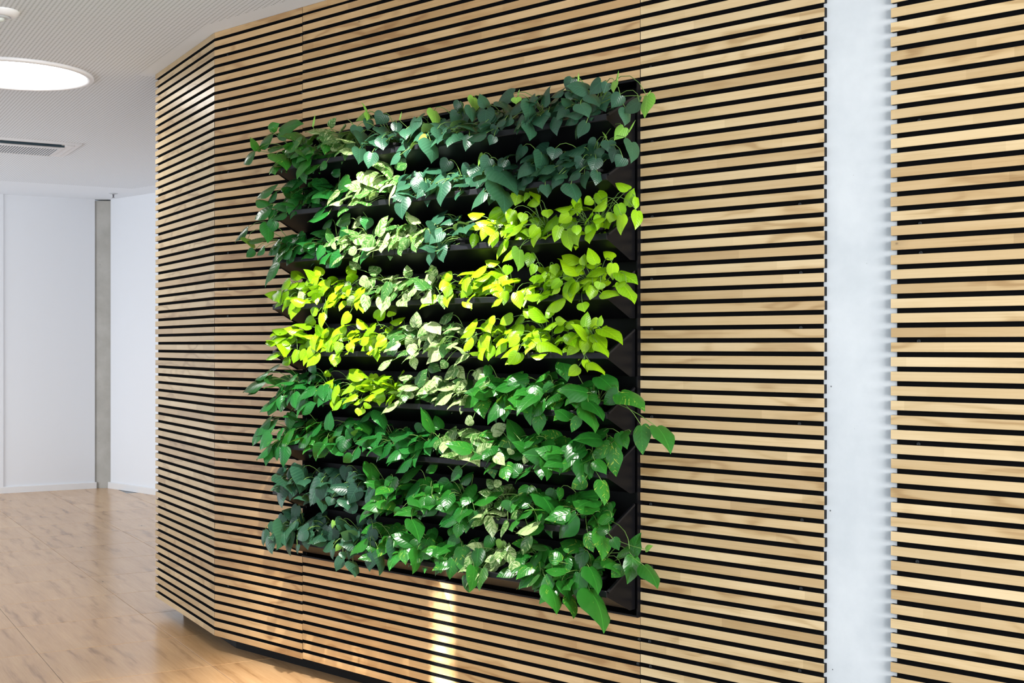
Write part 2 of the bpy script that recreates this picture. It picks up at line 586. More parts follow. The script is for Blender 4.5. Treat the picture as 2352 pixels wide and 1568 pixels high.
# angled end panel
LD = Vector((0.50220, -0.86476, 0))            # from its far end to the corner
END = CORNER - LD * LEN_L
bm = bmesh.new()
box(bm, (0.0, THICK, BOT), (LEN_L, 0.10, CEIL), lambda x, y, z: END + LD * x + B * y + Vector((0, 0, z)))
wl = structure(from_bm('wall_angled', bm, M['felt']), 'angled end panel of horizontal oak slats on black felt')
slat_section(wl, END, LD, 0.0, LEN_L - 0.0006, range(ROWS), cut1=0.15)
# left of the plants
w1 = felt('wall_left', 'oak slat wall section between the corner and the plants', [((0.004, THICK, BOT), (S1, 0.10, CEIL))])
slat_section(w1, CORNER, W, 0.0006, S1 - 0.0005, range(ROWS), cut0=0.15, mat='oak_warm')
screws(w1, (0.085, S1 - 0.02), (2, 8, 15, 21, 24, 28, 31, 39, 45, 47, 55, 61))
# around the plants
OPEN_T, OPEN_B = 14, 57
zt = CEIL - STEP * 13 - SLAT - 0.002
zb = CEIL - STEP * 57 + 0.002
w2 = felt('wall_center', 'oak slat wall section above and below the plant wall', [((S1, THICK, zt), (S2, 0.10, CEIL)), ((S1, THICK, BOT), (S2, 0.10, zb))])
slat_section(w2, CORNER, W, S1 + 0.0005, S2 - 0.0009, list(range(OPEN_T)) + list(range(OPEN_B, ROWS)), 0.0032, mat='oak_warm')
screws(w2, (S2 - 0.02,), (58, 60, 63))
# right of the plants
w3 = felt('wall_right', 'oak slat wall section between the plants and the concrete pillar', [((S2, THICK, BOT), (S3 - 0.011, 0.10, CEIL))])
slat_section(w3, CORNER, W, S2 + 0.0006, S3, range(ROWS), 0.0042)
screws(w3, (S2 + 0.032, S3 - 0.085), (12, 18, 24, 29, 33, 40, 47, 52, 58, 60))
# beyond the pillar
w4 = felt('wall_far_right', 'oak slat wall section to the right of the concrete pillar', [((S4 + 0.012, THICK, BOT), (S5, 0.10, CEIL))])
slat_section(w4, CORNER, W, S4, S5, range(ROWS), 0.0042)
screws(w4, (S4 + 0.075,), (10, 13, 19, 26, 28, 34, 41, 49))

bm = bmesh.new()
box(bm, (S3 - 0.03, THICK + 0.0015, 0.0), (S4 + 0.03, 0.30, CEIL), wall_fr)
structure(from_bm('pillar', bm, M['concrete']), 'pale concrete pillar between two slatted wall sections')
# dark core of the block and its recessed plinth
bm = bmesh.new()
RC = 0.105
c0 = solve(N, TOP_N + RC, B, SIDE_B + RC)
cend = c0 + W * 5.4
lend = c0 + A * (LEN_L - 0.16)
for p, q, out in ((c0, cend, N), (lend, c0, B)):
    wall_box(bm, p, q, 0.05, 0.0, BOT + 0.02, out)
structure(from_bm('baseboard_block', bm, M['plinth']), 'black recessed plinth under the slatted wall')
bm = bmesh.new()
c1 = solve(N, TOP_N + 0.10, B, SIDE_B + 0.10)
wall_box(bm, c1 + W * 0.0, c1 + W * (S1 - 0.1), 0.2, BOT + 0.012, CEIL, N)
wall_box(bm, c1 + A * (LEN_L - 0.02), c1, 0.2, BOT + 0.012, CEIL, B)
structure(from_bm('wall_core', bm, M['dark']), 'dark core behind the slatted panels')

# ------------------------------------------------------------------ plant wall: frame and nine trays
LIP0, LIPSTEP, PROT = 2.086, 0.1857, 0.155


def wfr(t_, d_, z_):
    return CORNER + W * t_ - N * d_ + Vector((0, 0, z_))


pw = empty('planter_rack', wp((S1 + S2) / 2, zb, 0.0))
tag(pw, 'black plastic planter rack set into the slats, with nine stacked planter trays', 'planter rack', kind='thing')
inv = Matrix.Translation(-pw.location)


def part(name, bm, mat, parent=pw, smooth=False):
    o = from_bm(name, bm, mat, None, smooth)
    o.data.transform(inv)
    o.parent = parent
    return o


bm = bmesh.new()
box(bm, (S1 + 0.002, -0.10, zb), (S2 - 0.002, -0.075, zt), lambda x, d, z: wfr(x, d, z))
part('back_panel', bm, M['plastic'])
for s_, e_, nm in ((S1 + 0.001, S1 + 0.006, 'frame_side'), (S2 - 0.006, S2 - 0.0015, 'frame_side')):
    bm = bmesh.new()
    box(bm, (s_, -0.098, zb), (e_, 0.012 if s_ > 1 else -0.016, zt), lambda x, d, z: wfr(x, d, z))
    part(nm, bm, M['plastic'])
for z0, z1, nm in ((zt - 0.006, zt, 'frame_top'), (zb, zb + 0.006, 'frame_bottom')):
    bm = bmesh.new()
    box(bm, (S1 + 0.006, -0.098, z0), (S2 - 0.006, 0.010, z1), lambda x, d, z: wfr(x, d, z))
    part(nm, bm, M['plastic'])
TL, TM, TR = 0.6405, 1.3716, 2.3535
for k in range(9):
    zk = LIP0 - LIPSTEP * k
    bm = bmesh.new()
    tr_prof = [(0.150, -0.020), (0.148, -0.003), (0.146, -0.003), (0.146, -0.018), (0.030, -0.072), (-0.055, -0.072), (-0.055, -0.076), (0.029, -0.076)]
    prism(bm, tr_prof, TL + 0.002, TR - 0.002, lambda t_, a_, b_: wfr(t_, a_, zk + b_))
    tray = part('planter_tray', bm, M['plastic'])
    for a_, b_ in ((TL, TM - 0.0012), (TM + 0.0012, TR)):
        bm = bmesh.new()
        prism(bm, [(0.149, -0.0215), (0.1555, -0.0205), (0.1570, -0.0185), (0.1570, -0.0020), (0.1555, 0.0), (0.149, 0.0)], a_, b_,
              lambda t_, p_, q_: wfr(t_, p_, zk + q_))
        lip = part('front_lip', bm, M['lip'], pw)
        lip.parent = tray
    for a_, b_, sgn in ((TL, TL + 0.003, 1), (TR - 0.003, TR, -1)):
        bm = bmesh.new()
        prism(bm, [(0.1545, -0.001), (0.1500, -0.0205), (0.036, -0.0775), (-0.06, -0.0775), (-0.06, 0.0745), (0.018, 0.0745)], a_, b_,
              lambda t_, p_, q_: wfr(t_, p_, zk + q_))
        sp_ = part('side_panel', bm, M['plastic'], pw)
        sp_.parent = tray
        bm = bmesh.new()
        e0 = b_ if sgn < 0 else a_
        prism(bm, [(0.1540, -0.001), (0.1500, -0.006), (0.017, 0.069), (0.020, 0.0745)], e0, e0 + 0.012 * (-sgn) * -1 if sgn > 0 else e0 + 0.007,
              lambda t_, p_, q_: wfr(t_, p_, zk + q_))
        fl = part('side_flange', bm, M['lip'], pw)
        fl.parent = tray

# ------------------------------------------------------------------ leaves
OUTLINE = {
    'heart': [(0.0, 0.015), (0.10, -0.075), (0.24, -0.115), (0.37, -0.065), (0.46, 0.04), (0.50, 0.18), (0.475, 0.35), (0.385, 0.53), (0.25, 0.70), (0.115, 0.85), (0.035, 0.95), (0.0, 1.0)],
    'ovate': [(0.0, 0.01), (0.11, -0.045), (0.25, -0.045), (0.37, 0.015), (0.455, 0.12), (0.50, 0.26), (0.48, 0.42), (0.40, 0.58), (0.28, 0.73), (0.14, 0.87), (0.045, 0.96), (0.0, 1.0)],
}
RIBY = [0.0, 0.005, 0.02, 0.05, 0.10, 0.20, 0.35, 0.52, 0.68, 0.83, 0.94, 1.0]


def leaf_mesh(kind, rnd, fold, droop, twist, curl, bend):
    pts = OUTLINE[kind]
    bm = bmesh.new()
    uvl = bm.loops.layers.uv.new('UVMap')
    uvs = {}
    wob = [rnd.uniform(-0.012, 0.012) for _ in pts]

    def v(x, y, ex):
        ax = abs(x)
        z = fold * ax - curl * ax * ax * 2.0 - droop * max(y, 0) ** 2
        z += twist * x * y + 0.018 * math.sin(9.0 * y + 4.0 * x + ex) * ax * 2
        xx = x + bend * y * y
        yy = y * (1 - 0.25 * droop * y)
        w_ = bm.verts.new((xx, yy, z))
        uvs[w_] = (x + 0.5, y)
        return w_
    ph = rnd.uniform(0, 6)
    rib = [v(0.0, y, ph) for y in RIBY]
    for sg in (1, -1):
        edge = [None] * len(pts)
        half = [None] * len(pts)
        for i, (x, y) in enumerate(pts):
            if 0 < i < len(pts) - 1:
                edge[i] = v(sg * (x + wob[i] * (0.5 + sg * 0.5)), y, ph)
                half[i] = v(sg * x * 0.52, RIBY[i] * 0.42 + y * 0.58, ph)
        for i in range(len(pts) - 1):
            quads = []
            if i == 0:
                quads = [(rib[0], half[1], rib[1]), (rib[0], edge[1], half[1])]
            elif i == len(pts) - 2:
                quads = [(rib[i], half[i], rib[i + 1]), (half[i], edge[i], rib[i + 1])]
            else:
                quads = [(rib[i], half[i], half[i + 1], rib[i + 1]), (half[i], edge[i], edge[i + 1], half[i + 1])]
            for q in quads:
                f = bm.faces.new(q if sg > 0 else q[::-1])
                f.smooth = True
                for lp in f.loops:
                    lp[uvl].uv = uvs[lp.vert]
    me = D.meshes.new('leaf')
    bm.to_mesh(me)
    bm.free()
    return me


SHAPE = dict(G='ovate', D='ovate', M='ovate', L='ovate', P='heart', N='heart', Y='ovate', S='ovate')
rl = random.Random(5)
LEAFMESH = {}
for sp, kind in SHAPE.items():
    LEAFMESH[sp] = []
    for i in range(5):
        fold = rl.uniform(0.16, 0.36) if sp != 'P' else rl.uniform(0.10, 0.24)
        me = leaf_mesh(kind, rl, fold, rl.uniform(0.10, 0.34), rl.uniform(-0.25, 0.25), rl.uniform(0.28, 0.52), rl.uniform(-0.10, 0.10))
        me.materials.append(LEAFMAT[sp])
        LEAFMESH[sp].append(me)

ROWSPEC = ["GGMPPPPPP", "DDMMPPPPP", "DDMMMPLLL", "LLLMMLLLL", "LLLLMMLLL", "DDLLMMGGG", "DGDDDMGGG", "PPPGGGMGG", "PPPGGGMGG"]
SPNAME = dict(G='green pothos with yellow-flecked leaves', D='deep green glossy pothos', M='cream-and-green marbled pothos',
              P='dark grey-green heart-leaf philodendron', L='lime yellow pothos')
SIZE = dict(G=(0.078, 0.74), D=(0.078, 0.70), M=(0.066, 0.68), P=(0.060, 0.95), L=(0.064, 0.68))
ORD = ['first', 'second', 'third', 'fourth', 'fifth', 'sixth', 'seventh', 'eighth', 'ninth']
ROWN = ['top tray', 'second tray from top', 'third tray from top', 'fourth tray from top', 'middle (fifth) tray', 'sixth tray from top',
        'seventh tray from top', 'tray just above the lowest', 'lowest tray']

# measured leaves: tray, pot, kind, stalk end (s z d), tip (s z d), width, facing - millimetres in the wall frame
LEAVES = """00G 501 2161 142 406 2129 168 77 1 30 40
00G 507 2163 138 488 2236 141 55 48 13 -6
00G 565 2246 117 619 2266 121 43 4 -19 46
00G 588 2223 117 474 2196 145 89 2 32 39
00G 619 2232 107 749 2274 117 101 -9 18 45
00G 674 2155 140 582 2179 151 71 14 43 22
00G 699 2125 183 822 2071 205 101 19 46 6
00G 721 2213 129 829 2177 146 85 13 46 14
00G 829 2166 163 727 2135 190 82 1 31 39
00G 831 2118 167 740 2126 182 68 8 41 28
00G 847 2128 176 928 2092 191 67 19 46 6
01G 1004 2063 176 970 2035 192 35 10 13 47
01G 950 2049 176 862 2047 193 67 5 39 31
01S 857 2225 124 875 2272 126 8 37 -15 31
02M 1029 2123 166 1077 2109 174 34 6 38 32
02M 940 2217 108 977 2247 111 31 14 -21 43
02M 957 2185 143 837 2232 157 85 19 43 17
02M 966 2188 140 1096 2129 165 96 19 45 11
03N 1151 2239 108 1104 2217 123 46 1 27 42
03N 1193 2234 133 1211 2206 143 30 43 26 -4
03P 1171 2183 163 1178 2139 180 52 39 16 27
03P 1186 2157 159 1234 2102 179 72 38 33 -1
03P 1196 2209 130 1216 2168 145 46 43 24 10
03P 1210 2093 186 1241 2037 206 64 42 26 10
03P 1263 2224 114 1243 2183 133 62 39 -5 31
03P 1271 2170 141 1329 2135 154 66 23 43 11
03P 1292 2067 197 1294 2010 219 58 32 15 35
03P 1333 2117 184 1351 2073 200 55 33 24 29
03P 1380 2172 154 1394 2130 169 44 34 22 29
03S 1172 2241 114 1152 2294 117 7 47 17 0
04P 1439 2044 193 1390 2018 211 56 0 27 42
04P 1446 2091 163 1449 2037 184 56 4 18 46
04P 1492 2173 161 1476 2104 190 73 -2 19 46
04P 1586 2082 180 1641 2005 208 93 41 29 -1
04S 1386 2184 145 1400 2213 147 6 33 -17 33
04S 1501 2207 110 1499 2219 111 5 34 5 36
04Y 1570 2098 186 1535 2085 196 29 15 -2 48
05N 1539 2201 119 1583 2146 139 62 40 30 -4
05P 1615 2122 175 1637 2077 192 50 42 25 12
05P 1661 2218 112 1654 2182 127 39 39 5 30
05P 1677 2104 165 1651 2066 183 58 35 -8 34
05P 1690 2170 151 1666 2140 166 46 34 -10 35
05P 1764 2179 158 1787 2128 176 56 46 21 -1
05P 1802 2070 204 1793 2020 224 52 12 16 46
06N 1727 2225 107 1763 2176 124 54 41 29 -3
06P 1820 2176 142 1804 2233 144 56 48 13 7
06P 1831 2163 153 1844 2099 178 67 11 19 45
06P 1880 2073 204 1787 2077 222 89 8 40 30
06P 1890 2092 161 1868 2074 170 48 28 -13 39
06P 1894 2182 149 1952 2151 162 64 21 44 11
06P 1896 2062 184 1888 2032 196 37 38 3 32
06P 1952 2110 189 1908 2097 201 45 1 32 38
07N 1957 2190 140 1967 2167 148 37 27 24 34
07P 1919 2210 115 1848 2198 133 70 6 27 42
07P 1974 2166 136 1923 2137 155 58 -2 29 41
07P 1976 2112 182 1943 2088 196 40 4 21 45
07P 2031 2112 183 2010 2054 208 64 -6 21 45
07P 2041 2158 162 2070 2085 188 78 47 16 -6
07P 2046 2090 172 2084 2033 193 68 42 27 -3
07P 2055 2178 156 2012 2137 178 61 -4 27 42
07P 2096 2147 163 2120 2210 166 64 -16 4 47
07P 2117 2119 160 2090 2096 173 36 6 18 46
07S 1933 2205 106 1943 2226 107 5 31 -16 36
08N 2380 2181 146 2378 2145 161 33 -6 18 46
08N 2536 2110 189 2542 2044 214 60 -11 16 46
08P 2154 2096 165 2162 2037 187 60 -9 16 46
08P 2173 2181 154 2117 2172 168 56 4 35 36
08P 2179 2149 145 2124 2129 162 59 0 32 38
08P 2194 2221 130 2187 2175 148 50 37 7 33
08P 2197 2172 144 2196 2146 154 36 36 12 33
08P 2235 2090 161 2188 2069 177 51 5 22 45
08P 2276 2120 189 2320 2078 204 60 24 35 27
08P 2277 2158 141 2332 2121 155 64 24 41 16
08P 2307 2056 199 2279 2012 219 53 5 18 46
08P 2324 2189 148 2281 2157 167 54 13 10 47
08P 2343 2184 139 2336 2152 152 35 36 6 34
08P 2420 2131 171 2398 2091 189 48 35 -3 36
08P 2438 2086 163 2456 2035 181 54 46 18 4
08P 2491 2102 169 2428 2087 186 64 6 25 43
08S 2217 2203 129 2221 2240 131 6 32 -5 38
08S 2380 2181 139 2391 2221 141 6 30 -9 39
08S 2518 2115 169 2536 2131 170 5 17 -23 41
10D 650 1995 152 527 1980 177 86 3 36 34
10D 651 1925 185 571 1975 193 64 26 38 19
10D 659 1912 175 546 1887 202 81 3 28 41
10D 663 1908 172 663 1853 194 40 15 18 44
10D 670 1850 204 732 1779 231 67 38 33 -1
10D 670 1979 161 614 1935 186 51 -1 25 43
10D 705 1859 193 685 1806 216 49 41 -3 29
10D 769 2018 132 647 2013 155 84 4 38 32
11D 1006 2033 110 949 2033 121 40 9 4 49
11D 1033 1858 194 923 1856 214 76 5 40 30
11D 809 2023 114 647 2041 139 112 9 42 25
11D 891 2017 118 996 1954 143 85 24 43 8
11D 912 1955 159 830 1934 180 59 3 28 41
11G 1104 1996 144 1032 1949 172 67 7 17 47
12M 1208 1918 172 1126 1891 195 59 0 32 39
13M 1183 2014 135 1325 1958 161 103 15 45 15
13M 1218 1993 149 1249 1943 167 40 43 26 0
13M 1242 2059 115 1344 1995 140 81 24 43 11
13M 1256 1930 176 1162 1934 193 63 7 37 33
13M 1384 2031 111 1317 2019 127 46 12 -1 49
14P 1411 1964 141 1324 1935 166 90 0 32 39
14P 1425 1921 170 1376 1885 190 61 2 23 45
14P 1455 1884 197 1474 1811 225 76 7 19 46
14P 1490 1960 154 1497 1908 174 53 19 19 42
14P 1551 1938 168 1587 1898 183 52 36 34 6
15P 1616 2015 122 1596 1972 141 55 38 -3 33
15P 1638 1926 171 1643 1846 202 82 -3 18 47
15P 1734 1982 136 1706 1953 151 50 31 -11 37
16N 1775 2023 112 1757 1985 129 39 0 20 46
16P 1853 1995 160 1829 1954 179 56 36 -5 35
16P 1867 1877 202 1811 1824 230 78 -5 27 42
16P 1893 1941 175 1808 1939 192 82 5 40 30
16P 1906 1903 167 1994 1814 202 123 37 34 -6
16P 1909 1987 143 1904 1945 160 45 38 9 32
16P 1916 1943 173 2022 1876 201 122 24 43 10
17P 1957 2031 107 1935 1979 130 58 1 19 46
17P 2031 1930 161 2001 1883 183 57 -3 23 44
17P 2065 2012 107 1984 1985 131 85 4 26 43
17P 2084 1987 155 2109 1911 184 80 48 15 -3
17P 2127 1879 187 2146 1840 202 43 30 27 30
18N 2392 2042 118 2369 2001 136 43 25 6 43
18P 2128 2002 140 2131 1964 155 54 34 15 33
18P 2172 1912 174 2152 1865 195 52 3 19 46
18P 2230 1874 182 2283 1822 202 73 31 37 13
18P 2240 1948 172 2177 1947 186 61 6 40 30
18P 2249 1993 139 2170 1981 159 78 3 37 33
18P 2265 1953 165 2250 1920 180 49 35 0 36
18P 2271 1903 166 2285 1852 186 54 -14 14 46
18P 2272 1908 190 2227 1890 204 48 1 29 41
18P 2272 2015 106 2242 1992 120 39 27 -11 41
18P 2318 1948 164 2319 1905 181 52 34 14 34
18P 2326 1905 167 2341 1863 183 46 44 20 13
18P 2330 1959 151 2294 1979 156 45 10 6 49
18P 2356 2001 150 2366 1967 162 50 28 21 35
18P 2381 1972 142 2372 1931 159 43 35 7 35
18P 2439 1937 183 2423 1907 197 47 34 -1 37
18P 2440 1988 141 2475 1924 165 73 44 24 0
18S 2324 2019 118 2301 2047 120 5 19 11 45
18S 2404 2028 110 2434 2061 113 6 20 -22 40
20D 434 1850 132 334 1808 161 77 -1 30 40
20D 543 1752 177 502 1722 194 37 24 -9 43
20D 559 1790 139 455 1813 152 73 12 43 22
20D 614 1757 179 558 1732 196 43 6 17 46
20D 688 1772 157 605 1731 184 65 7 15 47
20D 741 1692 203 675 1601 245 82 -3 23 45
20D 799 1788 155 714 1770 175 61 0 36 35
20D 807 1738 188 735 1714 207 53 3 24 44
20N 446 1805 140 519 1763 157 73 26 42 -9
21D 1091 1711 182 1015 1659 211 66 12 10 48
21D 1109 1800 158 1066 1780 172 38 20 -15 43
21D 1190 1843 129 1195 1797 147 54 39 15 27
21D 1243 1734 164 1203 1668 194 56 1 20 46
21D 867 1777 137 735 1754 166 93 1 37 34
21D 958 1749 160 950 1693 183 42 18 16 44
21G 960 1852 113 894 1829 132 53 1 28 41
22M 1019 1758 160 1009 1827 163 46 49 7 6
22M 1074 1741 186 1045 1738 192 29 11 -9 48
22M 1089 1849 131 1002 1832 152 60 9 9 48
22M 1127 1844 108 1065 1817 127 46 9 13 48
22M 1170 1767 161 1280 1764 174 73 -2 41 28
22M 1184 1724 178 1128 1713 191 38 8 14 47
23M 1276 1760 177 1229 1712 201 47 24 -1 44
23M 1283 1772 161 1324 1847 165 56 -6 1 50
24M 1406 1771 141 1347 1709 172 60 5 18 46
24M 1467 1745 180 1443 1697 201 40 37 -4 33
24M 1469 1774 145 1417 1797 151 44 10 10 48
24M 1475 1798 162 1455 1863 165 45 48 15 1
24M 1499 1799 162 1457 1853 166 45 38 28 17
24N 1478 1765 158 1464 1733 172 32 20 11 45
25P 1575 1758 174 1542 1724 191 48 18 6 46
25P 1575 1784 136 1667 1695 171 126 36 33 -10
25P 1579 1830 108 1502 1812 127 77 0 36 35
25P 1593 1827 121 1516 1812 140 77 1 37 34
25P 1597 1690 190 1595 1643 209 49 -5 19 46
25P 1623 1692 193 1578 1722 198 52 27 41 7
25P 1633 1708 176 1650 1652 198 59 -4 17 47
26L 1786 1744 161 1793 1697 180 34 35 18 31
26L 1794 1806 137 1724 1829 147 50 16 38 28
26L 1841 1767 164 1840 1717 184 36 25 15 40
26L 1898 1736 180 1902 1690 198 33 36 16 31
26L 1905 1815 156 1852 1784 175 45 23 -13 42
26L 1919 1815 143 1880 1768 166 44 22 4 45
27L 1953 1874 125 1953 1831 141 48 36 13 32
27L 1963 1814 163 1960 1769 181 41 37 10 32
27L 2002 1873 129 1990 1839 144 25 17 13 45
27L 2005 1677 192 1945 1644 213 47 3 23 44
27L 2013 1799 164 2014 1769 176 37 36 14 32
27L 2014 1876 121 2061 1842 135 39 26 41 12
27L 2027 1749 189 1942 1731 210 59 0 38 33
27L 2047 1844 124 1991 1832 139 39 8 16 46
27L 2090 1749 184 2071 1713 200 40 34 -2 36
27L 2107 1804 155 2119 1778 165 40 27 24 34
27N 2021 1676 194 2056 1604 221 72 45 19 -9
28L 2173 1745 170 2172 1694 190 39 35 13 33
28L 2208 1782 162 2173 1752 178 42 28 -9 41
28L 2213 1799 163 2144 1814 174 48 13 39 28
28L 2216 1838 127 2243 1781 149 44 42 24 11
28L 2256 1742 186 2270 1713 197 33 25 25 35
28L 2265 1831 120 2242 1811 131 35 28 -9 41
28L 2278 1849 108 2331 1808 125 46 5 25 43
28L 2294 1741 166 2317 1700 182 38 21 26 37
28L 2328 1771 159 2344 1723 177 35 45 19 9
28L 2357 1803 162 2302 1788 177 38 7 19 45
28L 2366 1753 180 2312 1763 189 37 12 40 27
28L 2371 1775 147 2368 1745 159 38 34 10 35
28L 2397 1801 152 2428 1754 170 41 18 26 39
28L 2420 1845 131 2370 1882 137 41 25 29 32
28L 2422 1796 139 2445 1851 142 39 16 -10 46
28L 2439 1761 190 2449 1701 213 43 1 18 47
28L 2456 1818 137 2469 1780 151 28 47 17 2
28L 2478 1773 163 2497 1717 184 42 42 21 18
30L 716 1554 163 671 1514 183 42 -1 24 44
30L 749 1579 160 677 1554 179 52 5 19 46
30L 756 1623 160 704 1585 181 45 6 18 46
30L 778 1552 176 751 1513 194 33 24 4 44
30L 797 1530 169 773 1486 189 35 20 9 45
31L 777 1633 116 710 1682 122 55 29 37 18
31L 911 1575 160 997 1621 167 65 -6 4 49
31L 911 1636 128 868 1684 132 48 25 20 39
31L 926 1626 151 828 1620 169 66 6 30 39
31L 947 1564 184 980 1525 199 36 25 32 29
31L 964 1491 186 911 1505 193 38 9 10 48
31L 997 1487 191 1015 1431 213 41 9 21 45
31M 856 1544 171 824 1586 174 35 29 19 36
32L 1060 1558 167 993 1544 182 47 2 31 39
32L 1063 1536 175 982 1512 195 58 -2 36 35
32L 1067 1670 107 1096 1621 126 43 30 29 28
32L 1158 1558 189 1125 1568 193 29 9 9 48
32L 1159 1484 190 1121 1438 211 42 19 6 46
32L 1193 1541 175 1196 1495 194 33 10 19 45
32L 1209 1533 173 1231 1487 191 36 18 24 40
32L 1216 1574 163 1145 1563 178 49 1 38 33
33M 1104 1591 138 1034 1554 161 55 10 11 48
33M 1131 1653 128 1087 1701 132 43 35 30 20
33M 1178 1542 179 1144 1507 196 41 31 -11 38
33M 1233 1607 161 1186 1587 175 49 19 -13 44
33M 1250 1548 187 1281 1494 208 44 43 26 4
33M 1255 1632 131 1194 1667 138 47 19 26 38
33M 1397 1561 165 1331 1525 187 51 -2 29 41
34M 1386 1582 139 1336 1563 154 37 5 20 46
34M 1430 1613 141 1420 1661 143 36 36 6 35
34M 1473 1546 186 1470 1514 199 32 39 9 30
34M 1486 1598 160 1359 1589 185 85 3 41 28
34M 1511 1573 173 1431 1549 193 57 2 30 40
34M 1566 1611 144 1554 1659 146 35 34 7 36
34M 1569 1563 184 1506 1616 190 54 30 32 24
34M 1622 1539 165 1664 1498 182 40 29 37 16
35L 1662 1611 150 1609 1597 163 37 11 7 48
35L 1666 1568 170 1671 1529 186 35 36 17 30
35L 1729 1602 136 1683 1580 150 35 2 25 43
35L 1764 1569 161 1727 1524 182 41 19 6 46
36L 1812 1587 145 1740 1566 164 51 -2 37 34
36L 1818 1629 140 1738 1608 161 57 0 35 36
36L 1847 1640 116 1786 1665 123 44 19 36 30
36L 1853 1600 155 1770 1595 172 56 3 41 28
36L 1900 1634 117 1903 1599 131 37 35 15 32
36L 1901 1567 188 1953 1525 206 46 24 38 21
36L 1920 1587 144 1863 1577 157 39 7 22 44
36L 1947 1522 199 1901 1495 216 36 -1 27 42
36L 1948 1544 185 1965 1499 203 34 36 23 25
37L 1993 1671 108 1999 1625 126 41 34 17 32
37L 1997 1539 184 2035 1490 203 44 20 29 35
37L 2062 1628 163 2056 1592 178 29 36 8 34
37L 2110 1594 164 2054 1570 181 42 2 26 42
37L 2132 1626 150 2153 1592 163 36 22 27 36
38L 2149 1578 165 2098 1572 176 35 4 36 35
38L 2173 1552 170 2142 1528 183 27 6 18 46
38L 2184 1573 178 2155 1541 193 32 29 -7 40
38L 2196 1592 142 2171 1574 152 39 24 -9 43
38L 2211 1512 187 2127 1490 209 59 -1 38 33
38L 2230 1633 133 2154 1676 143 58 24 40 18
38L 2241 1589 152 2163 1658 161 69 32 35 14
38L 2249 1564 178 2228 1507 202 43 1 20 46
38L 2259 1620 158 2270 1655 159 28 30 -11 39
38L 2279 1498 184 2297 1471 195 42 20 28 36
38L 2319 1621 164 2288 1679 168 44 38 18 27
38L 2320 1579 155 2233 1571 175 60 2 41 28
38L 2324 1550 187 2329 1507 204 41 32 17 34
38L 2345 1640 109 2301 1670 114 36 23 29 34
38L 2350 1560 181 2349 1536 191 38 34 13 35
38L 2351 1596 155 2267 1595 172 57 5 42 26
38L 2372 1524 203 2444 1532 212 48 -8 39 30
38L 2379 1618 157 2395 1569 177 40 28 22 35
38L 2398 1590 154 2489 1568 171 63 8 46 17
38L 2423 1555 169 2510 1504 194 68 24 44 4
38L 2453 1556 185 2398 1551 197 37 3 39 31
40L 733 1381 180 798 1329 202 57 32 38 -5
40L 737 1417 151 633 1451 163 73 16 43 19
40L 742 1386 187 630 1390 204 75 5 44 23
40L 747 1328 196 646 1326 213 68 3 44 24
40L 776 1315 175 725 1291 191 39 6 17 47
40L 844 1346 190 838 1294 211 37 27 13 40
41L 853 1469 114 797 1443 131 44 19 -13 44
41L 886 1346 179 869 1303 198 35 39 -2 32
41L 925 1402 150 829 1377 172 67 -2 37 34
41L 927 1359 178 918 1312 198 34 40 5 29
41L 970 1428 137 910 1402 155 45 2 25 43
42L 1043 1415 142 930 1364 176 85 -3 32 38
42L 1044 1312 176 1076 1289 186 30 13 34 34
42L 1053 1368 183 1012 1342 198 34 5 18 46
42L 1068 1330 184 1086 1288 201 46 34 25 26
42L 1096 1376 185 1097 1334 203 38 40 13 28
42L 1130 1372 171 1171 1343 183 38 13 33 35
43L 1209 1426 156 1163 1476 161 45 36 32 14
43L 1244 1463 132 1291 1503 136 45 19 -25 39
43L 1253 1384 178 1191 1380 190 42 7 21 45
43L 1270 1396 161 1236 1343 185 45 14 12 46
43L 1272 1364 173 1295 1327 188 33 28 30 29
43L 1272 1437 162 1203 1405 184 52 -2 30 40
43L 1305 1404 159 1304 1368 174 33 39 11 29
43L 1310 1474 114 1299 1503 116 37 34 11 35
43L 1376 1457 119 1300 1458 132 51 6 38 32
44M 1394 1332 195 1403 1396 197 43 23 -5 44
44M 1400 1307 201 1323 1292 218 53 0 39 32
44M 1416 1400 139 1307 1437 153 76 17 43 19
44M 1457 1396 139 1433 1348 160 48 36 -2 35
44M 1484 1431 158 1495 1489 161 44 36 -8 34
44M 1490 1319 176 1517 1284 190 34 24 31 31
44M 1520 1391 171 1564 1450 175 48 3 -5 50
44M 1557 1442 162 1641 1418 178 59 9 45 20
45M 1565 1395 137 1505 1344 164 55 3 20 46
45M 1604 1375 164 1574 1321 189 44 17 11 46
45M 1622 1473 110 1550 1455 128 50 1 32 38
45M 1659 1368 184 1675 1322 203 35 32 24 30
45M 1685 1309 200 1665 1282 212 34 32 -6 38
46L 1768 1448 133 1714 1417 151 43 -1 27 42
46L 1778 1390 169 1741 1345 191 41 -5 25 43
46L 1778 1421 153 1707 1394 173 52 -3 35 36
46L 1816 1398 138 1808 1326 168 52 16 17 44
46L 1855 1454 135 1795 1424 154 46 0 27 42
46L 1933 1375 169 1899 1327 191 42 2 20 46
47L 1936 1460 134 1876 1439 151 44 7 17 46
47L 1962 1464 107 1921 1435 124 35 4 20 46
47L 1974 1408 143 1893 1382 165 58 -2 37 34
47L 1996 1393 167 1949 1360 185 40 3 22 45
47L 2011 1360 188 1933 1327 211 58 -5 36 34
47L 2019 1342 202 1998 1297 222 40 34 0 37
47L 2027 1463 135 1982 1497 140 37 26 31 29
47L 2072 1404 158 2022 1382 174 37 8 14 47
47L 2102 1443 154 2040 1518 160 65 39 32 1
47L 2106 1378 164 2042 1400 173 45 17 42 21
47L 2107 1461 132 2080 1487 135 36 19 15 44
47L 2113 1375 188 2218 1360 206 71 3 47 17
47L 2117 1328 182 2058 1342 191 41 13 40 27
48L 2153 1442 164 2195 1445 169 32 -6 -5 49
